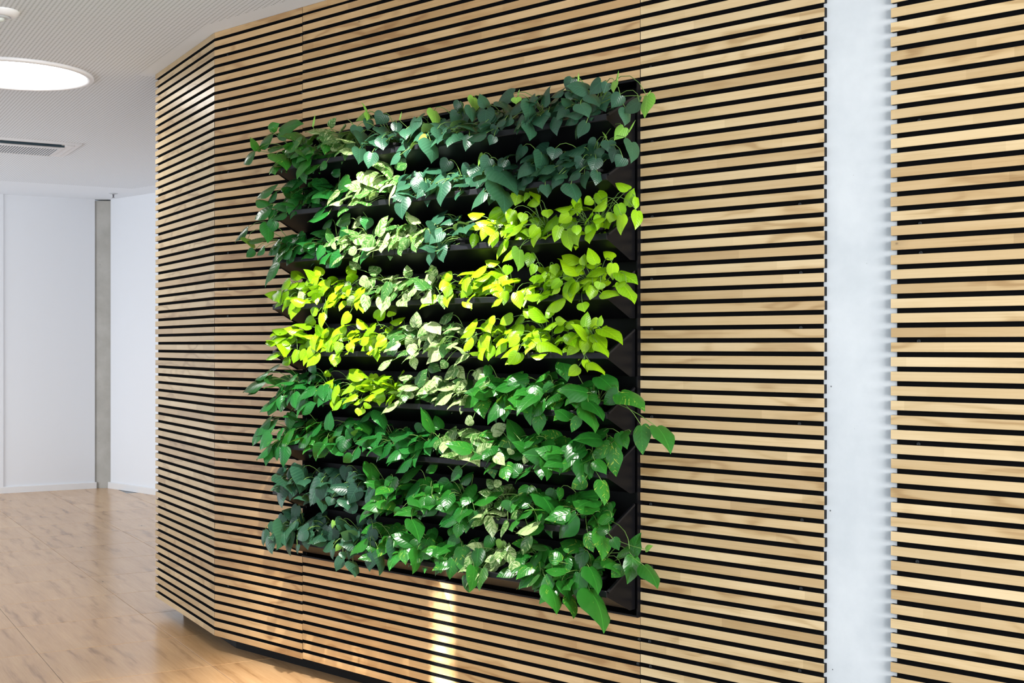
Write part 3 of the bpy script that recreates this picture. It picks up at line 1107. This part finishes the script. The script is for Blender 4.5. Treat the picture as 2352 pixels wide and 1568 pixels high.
48L 2154 1439 154 2083 1425 171 49 -1 40 29
48L 2166 1425 140 2120 1407 153 33 3 24 43
48L 2213 1431 146 2174 1424 155 27 9 13 47
48L 2231 1399 151 2164 1385 168 47 -1 41 29
48L 2257 1374 166 2202 1336 187 47 3 22 45
48L 2260 1297 180 2230 1264 196 38 28 -4 41
48L 2260 1424 147 2270 1474 149 35 31 -8 39
48L 2274 1416 153 2237 1388 169 32 9 14 47
48L 2275 1392 160 2289 1336 183 42 30 21 34
48L 2287 1448 114 2265 1410 131 32 32 -1 39
48L 2296 1399 147 2368 1369 165 52 13 43 22
48L 2302 1319 199 2329 1287 212 29 31 34 19
48L 2318 1427 147 2322 1461 148 23 12 -3 49
48L 2322 1312 195 2398 1293 211 53 10 48 11
48L 2337 1374 181 2403 1343 198 49 17 45 14
48L 2337 1416 160 2445 1391 181 74 8 47 14
50D 582 1205 168 490 1172 191 69 -4 36 35
50D 605 1254 151 502 1242 170 71 0 42 28
50D 615 1277 110 544 1267 123 50 1 39 32
50D 621 1224 164 453 1198 196 118 -1 41 28
50D 686 1150 179 652 1083 208 54 10 16 46
50D 694 1141 184 594 1108 209 73 -4 37 34
50D 713 1163 161 735 1103 186 49 37 24 25
50D 769 1239 138 688 1211 158 60 -4 36 34
50G 611 1232 151 702 1221 163 68 5 48 11
51D 1169 1176 172 1050 1152 197 84 -2 41 29
51D 887 1113 202 955 1154 207 54 -8 7 49
51D 888 1173 181 815 1115 211 66 -2 25 44
51D 891 1276 135 835 1271 145 39 9 0 49
51D 896 1250 144 855 1232 155 31 7 15 47
51G 973 1192 162 945 1132 188 56 37 -3 33
52L 1094 1259 120 1050 1239 132 33 4 20 46
52L 1126 1155 201 1067 1124 219 46 -4 31 39
52L 1176 1221 140 1103 1211 155 50 4 30 40
52L 1216 1132 185 1223 1104 196 41 36 21 27
52L 952 1259 118 918 1241 128 30 20 -12 44
52L 999 1226 140 918 1195 161 59 0 28 41
53L 1206 1243 160 1126 1298 168 65 28 39 15
53L 1230 1165 180 1163 1156 194 45 -1 42 27
53L 1262 1150 187 1253 1130 196 33 37 0 34
53L 1316 1244 137 1227 1247 152 59 6 42 26
53L 1326 1188 168 1267 1159 186 45 10 11 48
53L 1359 1208 186 1273 1204 202 58 2 44 23
54M 1433 1246 140 1370 1270 147 45 17 38 27
54M 1435 1152 200 1345 1130 221 63 -2 39 31
54M 1477 1216 164 1371 1198 186 72 -1 42 28
54M 1481 1192 167 1452 1172 178 24 18 0 47
54M 1502 1224 165 1540 1288 168 49 -2 -2 50
54M 1507 1291 111 1563 1280 120 44 -5 15 47
54M 1525 1217 160 1595 1240 166 49 -12 24 42
54M 1559 1198 165 1497 1193 177 42 6 26 42
55M 1638 1284 106 1691 1254 120 43 5 29 40
55M 1660 1289 122 1603 1238 148 53 7 16 47
55M 1677 1216 149 1576 1226 165 68 7 46 17
55M 1693 1194 182 1606 1167 204 62 -4 39 31
55M 1758 1275 127 1809 1245 141 42 5 29 40
55M 1788 1283 109 1712 1278 124 52 3 40 30
55M 1818 1116 205 1777 1100 216 37 16 -6 47
55M 1843 1242 149 1770 1226 167 51 -1 39 31
56G 1796 1294 106 1816 1249 124 39 43 24 11
56G 1803 1215 146 1706 1160 179 85 -7 34 36
56G 1952 1193 173 1977 1144 194 44 45 16 -15
57G 1965 1263 127 1878 1265 143 66 6 43 26
57G 1988 1234 147 2040 1208 160 44 21 45 5
57G 1997 1238 162 1876 1236 184 91 3 45 22
57G 2090 1269 129 2018 1251 147 56 -3 41 29
57G 2092 1143 176 2100 1077 203 54 5 20 46
57G 2113 1184 172 2051 1137 197 60 -7 31 39
57G 2128 1244 156 2095 1208 174 38 17 8 46
58G 2139 1316 114 2184 1256 139 61 19 29 36
58G 2186 1213 136 2092 1190 159 73 -3 41 28
58G 2219 1225 153 2140 1241 165 60 12 46 15
58G 2244 1131 204 2187 1183 210 58 33 35 13
58G 2279 1141 203 2265 1093 224 40 11 17 46
58G 2290 1172 184 2383 1121 211 81 24 44 -1
58G 2301 1189 181 2394 1156 203 75 16 47 5
58G 2303 1265 128 2400 1231 150 78 11 45 19
58G 2399 1220 144 2518 1196 168 91 6 47 17
58G 2404 1219 161 2347 1181 183 53 14 6 48
58G 2523 1124 200 2546 1044 234 66 -2 19 46
58G 2569 1122 185 2657 1072 212 78 23 44 5
60D 587 1021 177 548 958 205 54 5 18 46
60D 624 1066 155 494 1004 192 101 -6 33 37
60D 660 1011 182 605 948 211 61 11 12 47
60D 664 1055 157 546 1024 183 85 -1 35 35
60D 687 965 196 571 922 225 86 -5 37 33
60D 716 961 190 730 911 211 39 12 22 43
60D 768 964 192 782 889 223 57 17 21 42
61G 720 1096 134 745 1032 160 55 12 22 43
61G 785 1029 161 672 986 190 92 -5 36 34
61G 916 1023 182 834 973 209 74 -5 30 40
61G 994 984 179 957 924 206 64 34 -5 36
62D 1001 1043 163 1011 1118 166 51 7 -3 49
62D 1086 1060 162 1017 1016 187 58 -7 32 38
62D 1100 1019 163 1110 962 187 63 38 18 27
62D 1133 1049 153 1110 1007 171 42 35 -3 35
62D 1149 1071 160 1087 1085 168 44 12 36 33
62D 952 1062 156 832 1020 186 89 -5 37 33
62G 1145 1073 130 1227 1051 146 64 11 47 11
62G 1164 956 184 1128 918 202 41 29 -8 40
63D 1212 1110 133 1154 1081 151 46 -4 32 38
63D 1231 1122 116 1314 1073 141 68 25 43 1
63D 1376 1005 179 1304 946 209 67 -9 30 39
64D 1457 1044 162 1343 1066 177 80 11 46 16
64D 1480 1083 123 1478 1048 138 48 37 11 31
64D 1493 964 184 1404 916 212 72 -7 35 35
64D 1497 990 161 1398 1026 173 72 17 46 9
64D 1605 1043 161 1526 1013 182 60 -5 37 34
64D 1653 1020 180 1697 985 196 54 14 33 35
64G 1564 1060 154 1530 1160 159 78 45 16 -15
65M 1665 1072 132 1592 1023 159 60 -3 27 42
65M 1751 1002 180 1849 983 199 67 7 47 15
65M 1756 1027 141 1671 1038 154 57 10 42 25
65M 1774 1062 138 1907 1036 163 92 8 49 8
65M 1784 1062 138 1678 1096 151 74 16 46 10
65M 1828 999 188 1884 1042 193 47 -3 -2 50
65M 1849 1069 140 1911 1106 146 48 -6 3 50
65M 1909 1000 187 1958 975 201 41 4 30 40
65M 1969 1021 175 1961 1003 183 29 33 3 37
65M 2028 1006 163 2025 974 177 26 34 12 34
66G 1567 1070 113 1539 1125 116 45 39 19 25
66G 1730 943 175 1693 896 197 47 2 20 46
67G 1972 1042 140 1936 1138 145 76 46 16 12
67G 2012 944 184 1962 978 189 55 17 19 43
67G 2034 1038 143 2077 1005 159 42 24 40 18
67G 2065 1066 162 1984 1032 185 68 -7 39 31
67G 2127 995 187 2177 940 213 58 38 32 -4
68G 2156 985 161 2073 1054 170 80 32 38 3
68G 2193 1039 150 2168 995 170 41 11 15 46
68G 2260 1002 164 2307 936 193 64 38 31 11
68G 2262 1074 128 2152 1038 157 88 -6 41 29
68G 2290 946 184 2239 909 204 49 17 2 47
68G 2318 1086 113 2220 1074 135 75 1 42 28
68G 2329 1007 183 2390 985 198 49 9 42 25
68G 2355 1055 143 2286 1011 168 63 -2 27 42
68G 2363 948 192 2420 890 219 63 35 36 4
68G 2379 1093 124 2428 1055 142 48 18 37 28
68G 2381 1043 154 2398 964 187 65 -4 18 46
68G 2418 1098 117 2354 1092 131 48 1 45 22
70P 729 838 179 829 804 200 102 18 46 -9
70P 740 791 187 765 724 216 74 -3 19 46
70P 766 886 130 742 841 150 52 24 6 43
71P 821 881 145 884 793 184 109 42 24 -14
71P 958 865 150 943 831 165 43 36 -1 34
71P 984 840 187 937 748 227 105 9 16 46
71P 996 769 191 1033 734 207 51 35 35 -5
72P 1026 857 156 1031 796 182 63 12 20 44
72P 1069 901 131 1075 850 153 53 28 19 37
72P 1072 789 205 1069 759 218 46 39 8 30
72P 1073 825 178 1046 790 194 50 31 -6 39
72P 1116 791 181 1168 759 198 60 25 43 3
72P 1129 881 155 1146 836 174 49 -3 19 46
72P 1180 836 171 1143 774 199 74 17 10 46
72P 1252 833 162 1244 761 193 74 -2 20 46
73D 1273 866 142 1350 817 167 64 26 43 4
73G 1192 921 121 1270 858 151 77 33 37 -7
73G 1312 801 166 1421 796 183 82 1 49 10
73G 1331 784 177 1318 747 193 32 36 2 35
73G 1358 885 153 1368 819 181 53 31 19 34
74D 1497 863 150 1426 815 176 61 -3 27 42
74G 1453 780 200 1425 755 213 36 25 -7 43
74G 1475 919 130 1351 889 158 97 -4 42 27
74G 1498 826 183 1585 807 200 67 8 48 12
74G 1515 749 204 1600 702 230 75 23 44 3
74G 1570 865 164 1556 834 178 31 34 1 36
74G 1599 831 187 1594 793 203 43 36 9 33
75D 1723 790 179 1633 754 203 68 -3 32 38
75D 1747 778 197 1654 752 218 67 -3 37 33
75G 1564 941 126 1502 914 143 52 -1 29 40
75G 1608 883 109 1554 834 133 59 25 -6 43
75G 1727 916 115 1655 895 133 57 -1 34 37
75G 1729 774 180 1709 747 192 42 29 -3 40
75G 1731 752 182 1740 706 202 42 34 20 31
75G 1790 801 166 1799 744 190 46 26 20 38
76M 1831 841 137 1807 800 156 42 31 0 39
76M 1840 883 125 1802 914 129 34 21 20 41
76M 1859 788 161 1904 732 187 51 35 34 12
76M 1873 890 132 1849 914 135 30 24 19 40
76M 2058 751 186 2030 686 214 50 -6 22 45
76M 2107 786 198 2005 762 221 71 -3 42 27
77G 1884 858 149 1756 853 171 96 2 47 18
77G 1955 850 165 1966 814 180 63 31 24 32
77G 1990 896 110 1993 836 136 67 34 16 33
77G 2059 879 138 2170 836 167 90 17 47 4
77G 2099 894 112 2092 850 131 47 33 10 36
78G 2143 903 130 2164 866 146 33 43 26 4
78G 2255 830 185 2182 757 221 81 -2 24 44
78G 2314 845 164 2224 891 175 76 23 43 12
78G 2334 790 161 2394 711 198 78 38 32 5
78G 2381 833 165 2312 831 178 52 5 39 31
78G 2385 794 182 2327 806 190 45 12 37 31
78G 2401 772 185 2437 747 198 37 8 32 38
78G 2480 752 204 2430 725 221 44 -10 38 31
78N 2543 757 205 2565 775 207 24 -20 20 42
80P 594 615 166 603 556 191 62 -8 19 46
80P 634 650 146 651 602 167 52 26 24 35
80P 680 604 196 713 538 225 75 1 21 45
80P 692 684 145 683 637 166 50 14 17 45
80P 716 653 163 777 563 204 111 41 17 -24
80P 749 616 161 778 536 196 88 -10 17 46
80P 758 710 124 719 669 143 57 2 20 46
80P 758 725 124 744 673 146 55 7 18 46
80P 782 671 145 737 629 166 62 2 20 46
80P 846 586 192 857 554 206 35 -9 17 46
81P 879 679 141 806 648 161 78 -2 30 40
81P 905 652 189 836 621 208 75 2 22 45
81P 960 674 141 895 625 165 81 -9 31 38
82N 1031 695 160 1026 666 172 27 11 18 45
82N 1091 611 182 1081 586 193 25 36 1 35
82P 1025 664 150 974 615 174 71 12 10 47
82P 1035 612 169 969 586 186 70 -3 32 38
82P 1044 697 127 1088 633 156 79 42 22 -16
82P 1051 591 188 1067 556 203 38 -8 17 46
82P 1105 563 188 1084 517 209 52 11 16 46
82P 1107 636 163 1121 609 175 42 32 28 26
82P 1130 592 199 1155 571 209 33 29 40 8
82P 1133 684 163 1196 645 184 73 29 38 -15
82P 1136 712 106 1122 679 121 46 35 0 36
82P 1137 601 161 1126 560 179 44 16 15 45
82P 1165 556 179 1218 516 200 66 32 38 -7
82P 1197 710 114 1208 676 129 38 33 23 29
82P 1252 687 157 1215 625 184 74 0 20 46
82P 1257 644 172 1239 593 194 55 11 16 46
82P 1283 604 189 1281 540 217 66 6 20 46
82P 1322 646 164 1352 599 185 57 43 23 -11
82P 1328 605 186 1375 539 216 81 41 21 -19
82P 1385 649 171 1426 572 206 89 44 14 -20
84G 1401 695 132 1299 651 159 85 -6 36 35
84G 1437 680 148 1413 632 169 44 33 0 37
84G 1491 666 149 1486 601 177 60 37 11 32
84G 1513 640 176 1555 565 210 69 44 22 -7
85G 1618 659 140 1540 606 168 73 -9 33 37
85G 1622 722 106 1660 690 121 51 15 35 33
85G 1651 628 178 1650 575 201 43 17 18 43
85G 1656 696 123 1634 634 150 52 9 17 46
85G 1695 629 178 1696 561 208 55 10 20 45
85G 1718 671 157 1750 592 193 69 6 22 44
85G 1754 693 112 1679 672 130 59 -3 37 34
85G 1758 579 176 1776 526 200 45 -5 19 46
85G 1801 673 160 1814 610 188 52 20 22 40
85G 1802 616 183 1846 541 217 69 44 24 -3
86M 1886 659 151 1865 611 173 38 29 5 41
86M 1920 685 149 1977 646 170 48 10 34 35
86M 1980 651 176 2006 614 193 40 23 31 32
86M 2069 696 110 1989 730 120 57 20 44 11
86M 2085 628 162 1975 581 192 81 -10 41 27
86N 1862 700 109 1853 671 122 38 33 6 37
87G 1827 713 122 1822 662 144 42 35 11 34
87G 2152 599 200 2244 546 232 82 25 43 0
87G 2155 622 187 2113 562 215 58 2 20 46
88G 2167 671 164 2120 712 169 47 26 25 35
88G 2192 616 181 2257 578 203 58 23 44 7
88G 2217 645 189 2130 660 202 66 10 48 9
88G 2221 717 111 2124 747 124 76 16 43 19
88G 2222 570 178 2280 521 204 60 33 38 -2
88G 2242 710 126 2205 635 159 66 -1 21 45
88G 2264 649 180 2273 570 215 64 -2 20 46
88G 2291 668 164 2372 613 194 75 27 42 4
88G 2306 602 181 2448 530 228 123 24 44 -5
88G 2339 695 140 2417 677 158 60 9 48 8
88G 2402 681 141 2377 640 160 45 27 3 42
88G 2424 715 115 2438 792 118 58 -8 -1 49
88G 2431 713 123 2457 636 158 66 45 20 10
88G 2491 696 146 2579 663 171 72 16 47 6"""

HERO = {}
for line in LEAVES.split('\n'):
    q = line.split()
    if q:
        HERO.setdefault((int(q[0][0]), int(q[0][1])), []).append((q[0][2], [int(a) / 1000.0 for a in q[1:8]], [int(a) for a in q[8:11]]))

pot_bm = bmesh.new()
lathe(pot_bm, [(0.030, 0.0), (0.045, 0.048), (0.049, 0.048), (0.049, 0.056), (0.043, 0.056), (0.041, 0.046), (0.0, 0.044)], 14)
bmesh.ops.recalc_face_normals(pot_bm, faces=pot_bm.faces)
pot_me = D.meshes.new('pot')
pot_bm.to_mesh(pot_me)
pot_bm.free()
pot_me.materials.append(M['pot'])


def tube(bm, p0, p1, p2, r, seg=6, sides=5):
    rings = []
    for i in range(seg + 1):
        t_ = i / seg
        p = p0 * (1 - t_) ** 2 + p1 * 2 * t_ * (1 - t_) + p2 * t_ * t_
        dv = ((p1 - p0) * (1 - t_) + (p2 - p1) * t_)
        if dv.length < 1e-6:
            dv = Vector((0, 0, 1))
        dv.normalize()
        a = dv.orthogonal().normalized()
        b = dv.cross(a)
        rr = r * (1.15 - 0.4 * t_)
        rings.append([bm.verts.new(p + (a * math.cos(2 * PI * k / sides) + b * math.sin(2 * PI * k / sides)) * rr) for k in range(sides)])
    # keep rings aligned
    for ra, rb in zip(rings, rings[1:]):
        best = min(range(sides), key=lambda sh: sum((ra[k].co - rb[(k + sh) % sides].co).length for k in range(sides)))
        rb[:] = rb[best:] + rb[:best]
        for k in range(sides):
            f = bm.faces.new((ra[k], ra[(k + 1) % sides], rb[(k + 1) % sides], rb[k]))
            f.smooth = True
    bm.faces.new(rings[0][::-1])
    bm.faces.new(rings[-1])


rp = random.Random(21)
S0, DS = 0.735, 0.1875
for k in range(9):
    zk = LIP0 - LIPSTEP * k
    for i in range(9):
        sp = ROWSPEC[k][i]
        ps = S0 + DS * i
        loc = wp(ps, zk - 0.030, 0.078)
        e = empty('potted_' + ('philodendron' if sp == 'P' else 'pothos'), loc)
        posn = '%s pot from the left' % ORD[i] if i < 8 else 'rightmost pot'
        tag(e, '%s, %s, %s' % (SPNAME[sp], ROWN[k], posn), 'plant', 'trailing plants in the plant wall')
        mesh_obj('pot', pot_me, e)
        stems = bmesh.new()
        root = wp(ps, zk + 0.018, 0.078)
        todo = []
        for hsp, v_, nn in HERO.get((k, i), []):
            todo.append((hsp, wp(v_[0], v_[1], v_[2]), wp(v_[3], v_[4], v_[5]), v_[6],
                         (W * nn[0] - N * nn[2] + Vector((0, 0, nn[1]))).normalized()))
        nfill = 24 if len(todo) < 9 else 18
        L0, ratio = SIZE[sp]
        for _ in range(nfill):
            bs = ps + rp.uniform(-0.085, 0.085)
            bd = rp.uniform(0.045, 0.145)
            bz = zk + rp.uniform(0.015, 0.100)
            if _ % 5 == 0:                      # leaves hanging over the tray edge
                bd, bz = rp.uniform(0.150, 0.178), zk + rp.uniform(-0.012, 0.065)
            bs = min(max(bs, S1 + 0.03), S2 - 0.04)
            L = L0 * rp.uniform(0.8, 1.25)
            an = rp.uniform(-1.0, 1.0)
            dirv = (W * (an * 0.8) - N * rp.uniform(0.3, 0.9) + Vector((0, 0, rp.uniform(-0.9, 0.35)))).normalized()
            nr = (Vector((0, 0, 1)) * rp.uniform(0.5, 1.0) - N * rp.uniform(0.5, 1.0) + W * rp.uniform(-0.4, 0.4))
            b0 = wp(bs, bz, bd)
            todo.append((sp, b0, b0 + dirv * L, L * ratio, nr))
        for hsp, b0, b1, wid, nr in todo:
            tdir = b1 - b0
            L = tdir.length
            tdir.normalize()
            nr = (nr - tdir * nr.dot(tdir)).normalized()
            u = tdir.cross(nr)
            lf = D.objects.new('shoot' if hsp == 'S' else 'leaf', rp.choice(LEAFMESH[hsp]))
            C.objects.link(lf)
            lf.parent = e
            mt = Matrix((u * wid, tdir * L, nr * L)).transposed().to_4x4()
            mt.translation = b0 - loc
            lf.matrix_basis = mt
            r0 = root + W * rp.uniform(-0.025, 0.025) - N * rp.uniform(-0.02, 0.02)
            midp = (r0 + b0) * 0.5
            ln = (b0 - r0).length
            ctl = r0 * 0.35 + b0 * 0.65 - tdir * 0.25 * ln + Vector((0, 0, 0.30 * ln if b0.z > r0.z - 0.03 else 0.12 * ln)) - N * 0.12 * ln
            tube(stems, r0 - loc, ctl - loc, b0 - loc, 0.0014)
        so = from_bm('stems', stems, M['stem'], e)

# ------------------------------------------------------------------ ceiling fittings
# large round lamp
c = Vector((-2.5486, 6.514, 0))
lt = empty('ceiling_lamp', c + Vector((0, 0, CEIL)))
tag(lt, 'large round white flush ceiling lamp, switched on', 'lamp')
bm = bmesh.new()
lathe(bm, [(0.352, 0.0), (0.385, 0.0), (0.385, -0.010), (0.380, -0.016), (0.366, -0.018), (0.352, -0.014), (0.346, -0.006), (0.346, 0.0)], 96, cap=False)
from_bm('lamp_rim', bm, M['white_metal'], lt, True)
bm = bmesh.new()
lathe(bm, [(0.0, -0.0115), (0.347, -0.0115), (0.347, -0.004)], 96, cap=False)
from_bm('diffuser', bm, M['glow'], lt)

# presence detector
c = Vector((-2.135, 5.30, CEIL))
dt = empty('presence_detector', c)
tag(dt, 'small round white presence detector on the ceiling at the upper left', 'sensor')
bm = bmesh.new()
lathe(bm, [(0.0, 0.0), (0.076, 0.0), (0.075, -0.006), (0.062, -0.020), (0.047, -0.026), (0.042, -0.026), (0.040, -0.020), (0.0, -0.020)], 40)
from_bm('housing', bm, M['white_metal'], dt, True)
bm = bmesh.new()
lathe(bm, [(0.040, -0.020), (0.036, -0.028), (0.024, -0.031), (0.0, -0.031)], 32)
from_bm('ring', bm, M['grey_plastic'], dt, True)
bm = bmesh.new()
lathe(bm, [(0.018, -0.030), (0.015, -0.040), (0.008, -0.045), (0.0, -0.046)], 24)
from_bm('lens', bm, M['lens'], dt, True)

# sprinkler head
c = Vector((-3.66, 11.66, CEIL))
sk = empty('sprinkler', c)
tag(sk, 'small steel sprinkler head hanging from the ceiling near the concrete column', 'sprinkler')
bm = bmesh.new()
lathe(bm, [(0.0, 0.0), (0.040, 0.0), (0.040, -0.003), (0.014, -0.010), (0.0, -0.010)], 20)
from_bm('rosette', bm, M['grey_plastic'], sk, True)
bm = bmesh.new()
lathe(bm, [(0.010, -0.008), (0.007, -0.020), (0.005, -0.036), (0.0, -0.036)], 12)
from_bm('nozzle', bm, M['steel'], sk, True)
bm = bmesh.new()
lathe(bm, [(0.0, -0.036), (0.012, -0.036), (0.012, -0.039), (0.0, -0.039)], 12)
from_bm('deflector', bm, M['steel'], sk)

# air-conditioning cassette, corner K, sides along -B and A
K = Vector((-2.969, 8.774, CEIL))
SQ = 0.64
ac = empty('air_conditioner', K - B * (SQ / 2) + A * (SQ / 2))
ac.rotation_euler = (0, 0, rotz)
tag(ac, 'white square air-conditioning cassette in the ceiling with open air slots', 'air conditioner')
H2 = SQ / 2


def frustum(bm, x0, x1, y0, y1, z0, z1, inset):
    lo = [bm.verts.new((x, y, z0)) for x, y in ((x0, y0), (x1, y0), (x1, y1), (x0, y1))]
    hi = [bm.verts.new((x, y, z1)) for x, y in ((x0 + inset, y0 + inset), (x1 - inset, y0 + inset), (x1 - inset, y1 - inset), (x0 + inset, y1 - inset))]
    for i in range(4):
        j = (i + 1) % 4
        bm.faces.new((lo[i], lo[j], hi[j], hi[i]))
    bm.faces.new(lo)
    bm.faces.new(hi)


GX = 0.20           # half size of the central grille
bm = bmesh.new()
# casing as a ring of bars so that the slots are real openings
S_IN, S_OUT = 0.222, 0.278
for x0, x1, y0, y1 in ((-H2, H2, S_OUT, H2), (-H2, H2, -H2, -S_OUT), (S_OUT, H2, -S_OUT, S_OUT), (-H2, -S_OUT, -S_OUT, S_OUT),
                       ):
    frustum(bm, x0, x1, y0, y1, 0.0, -0.014, 0.004)
for sx in (-1, 1):
    for sy in (-1, 1):
        x0, x1 = sorted((sx * 0.20, sx * S_OUT))
        y0, y1 = sorted((sy * 0.20, sy * S_OUT))
        frustum(bm, x0, x1, y0, y1, -0.001, -0.0105, 0.002)
frustum(bm, -S_IN, S_IN, -S_IN, S_IN, -0.024, -0.028, 0.003)
for sx in (-1, 1):
    x0, x1 = sorted((sx * (S_IN - 0.004), sx * S_OUT))
    frustum(bm, x0, x1, -S_OUT, S_OUT, -0.001, -0.020, 0.004)
from_bm('casing', bm, M['white_metal'], ac)
bm = bmesh.new()
box(bm, (-S_OUT, -S_OUT, -0.003), (S_OUT, S_OUT, -0.001))
box(bm, (-S_IN + 0.002, -S_IN + 0.002, -0.024), (S_IN - 0.002, S_IN - 0.002, -0.003))
from_bm('air_slot', bm, M['slot'], ac)
for q in (0, 2):
    bm = bmesh.new()
    nseg = 14
    vs0, vs1 = [], []
    for i_ in range(nseg + 1):
        x = -0.195 + 0.39 * i_ / nseg
        bow = 0.012 * (1 - (x / 0.195) ** 2)
        vs0.append(bm.verts.new((x, -S_IN + 0.002, -0.0275)))
        vs1.append(bm.verts.new((x, -S_IN - 0.010 - bow, -0.0265)))
    for i_ in range(nseg):
        bm.faces.new((vs0[i_], vs0[i_ + 1], vs1[i_ + 1], vs1[i_]))
    bmesh.ops.solidify(bm, geom=bm.faces[:], thickness=0.003)
    fo = from_bm('flap', bm, M['white_metal'], ac)
    fo.rotation_euler = (0, 0, q * PI / 2)
bm = bmesh.new()
for i_ in range(22):
    x = -GX + 0.009 + i_ * (2 * GX - 0.018) / 21
    box(bm, (x - 0.0035, -GX + 0.02, -0.0315), (x + 0.0035, GX - 0.02, -0.0282))
for y0 in (-GX, GX - 0.012):
    box(bm, (-GX, y0, -0.034), (GX, y0 + 0.012, -0.0282))
g_ = from_bm('grille', bm, M['white_metal'], ac)
bm = bmesh.new()
box(bm, (-GX + 0.005, -GX + 0.012, -0.0295), (GX - 0.005, GX - 0.012, -0.0281))
from_bm('filter', bm, M['filter'], ac)
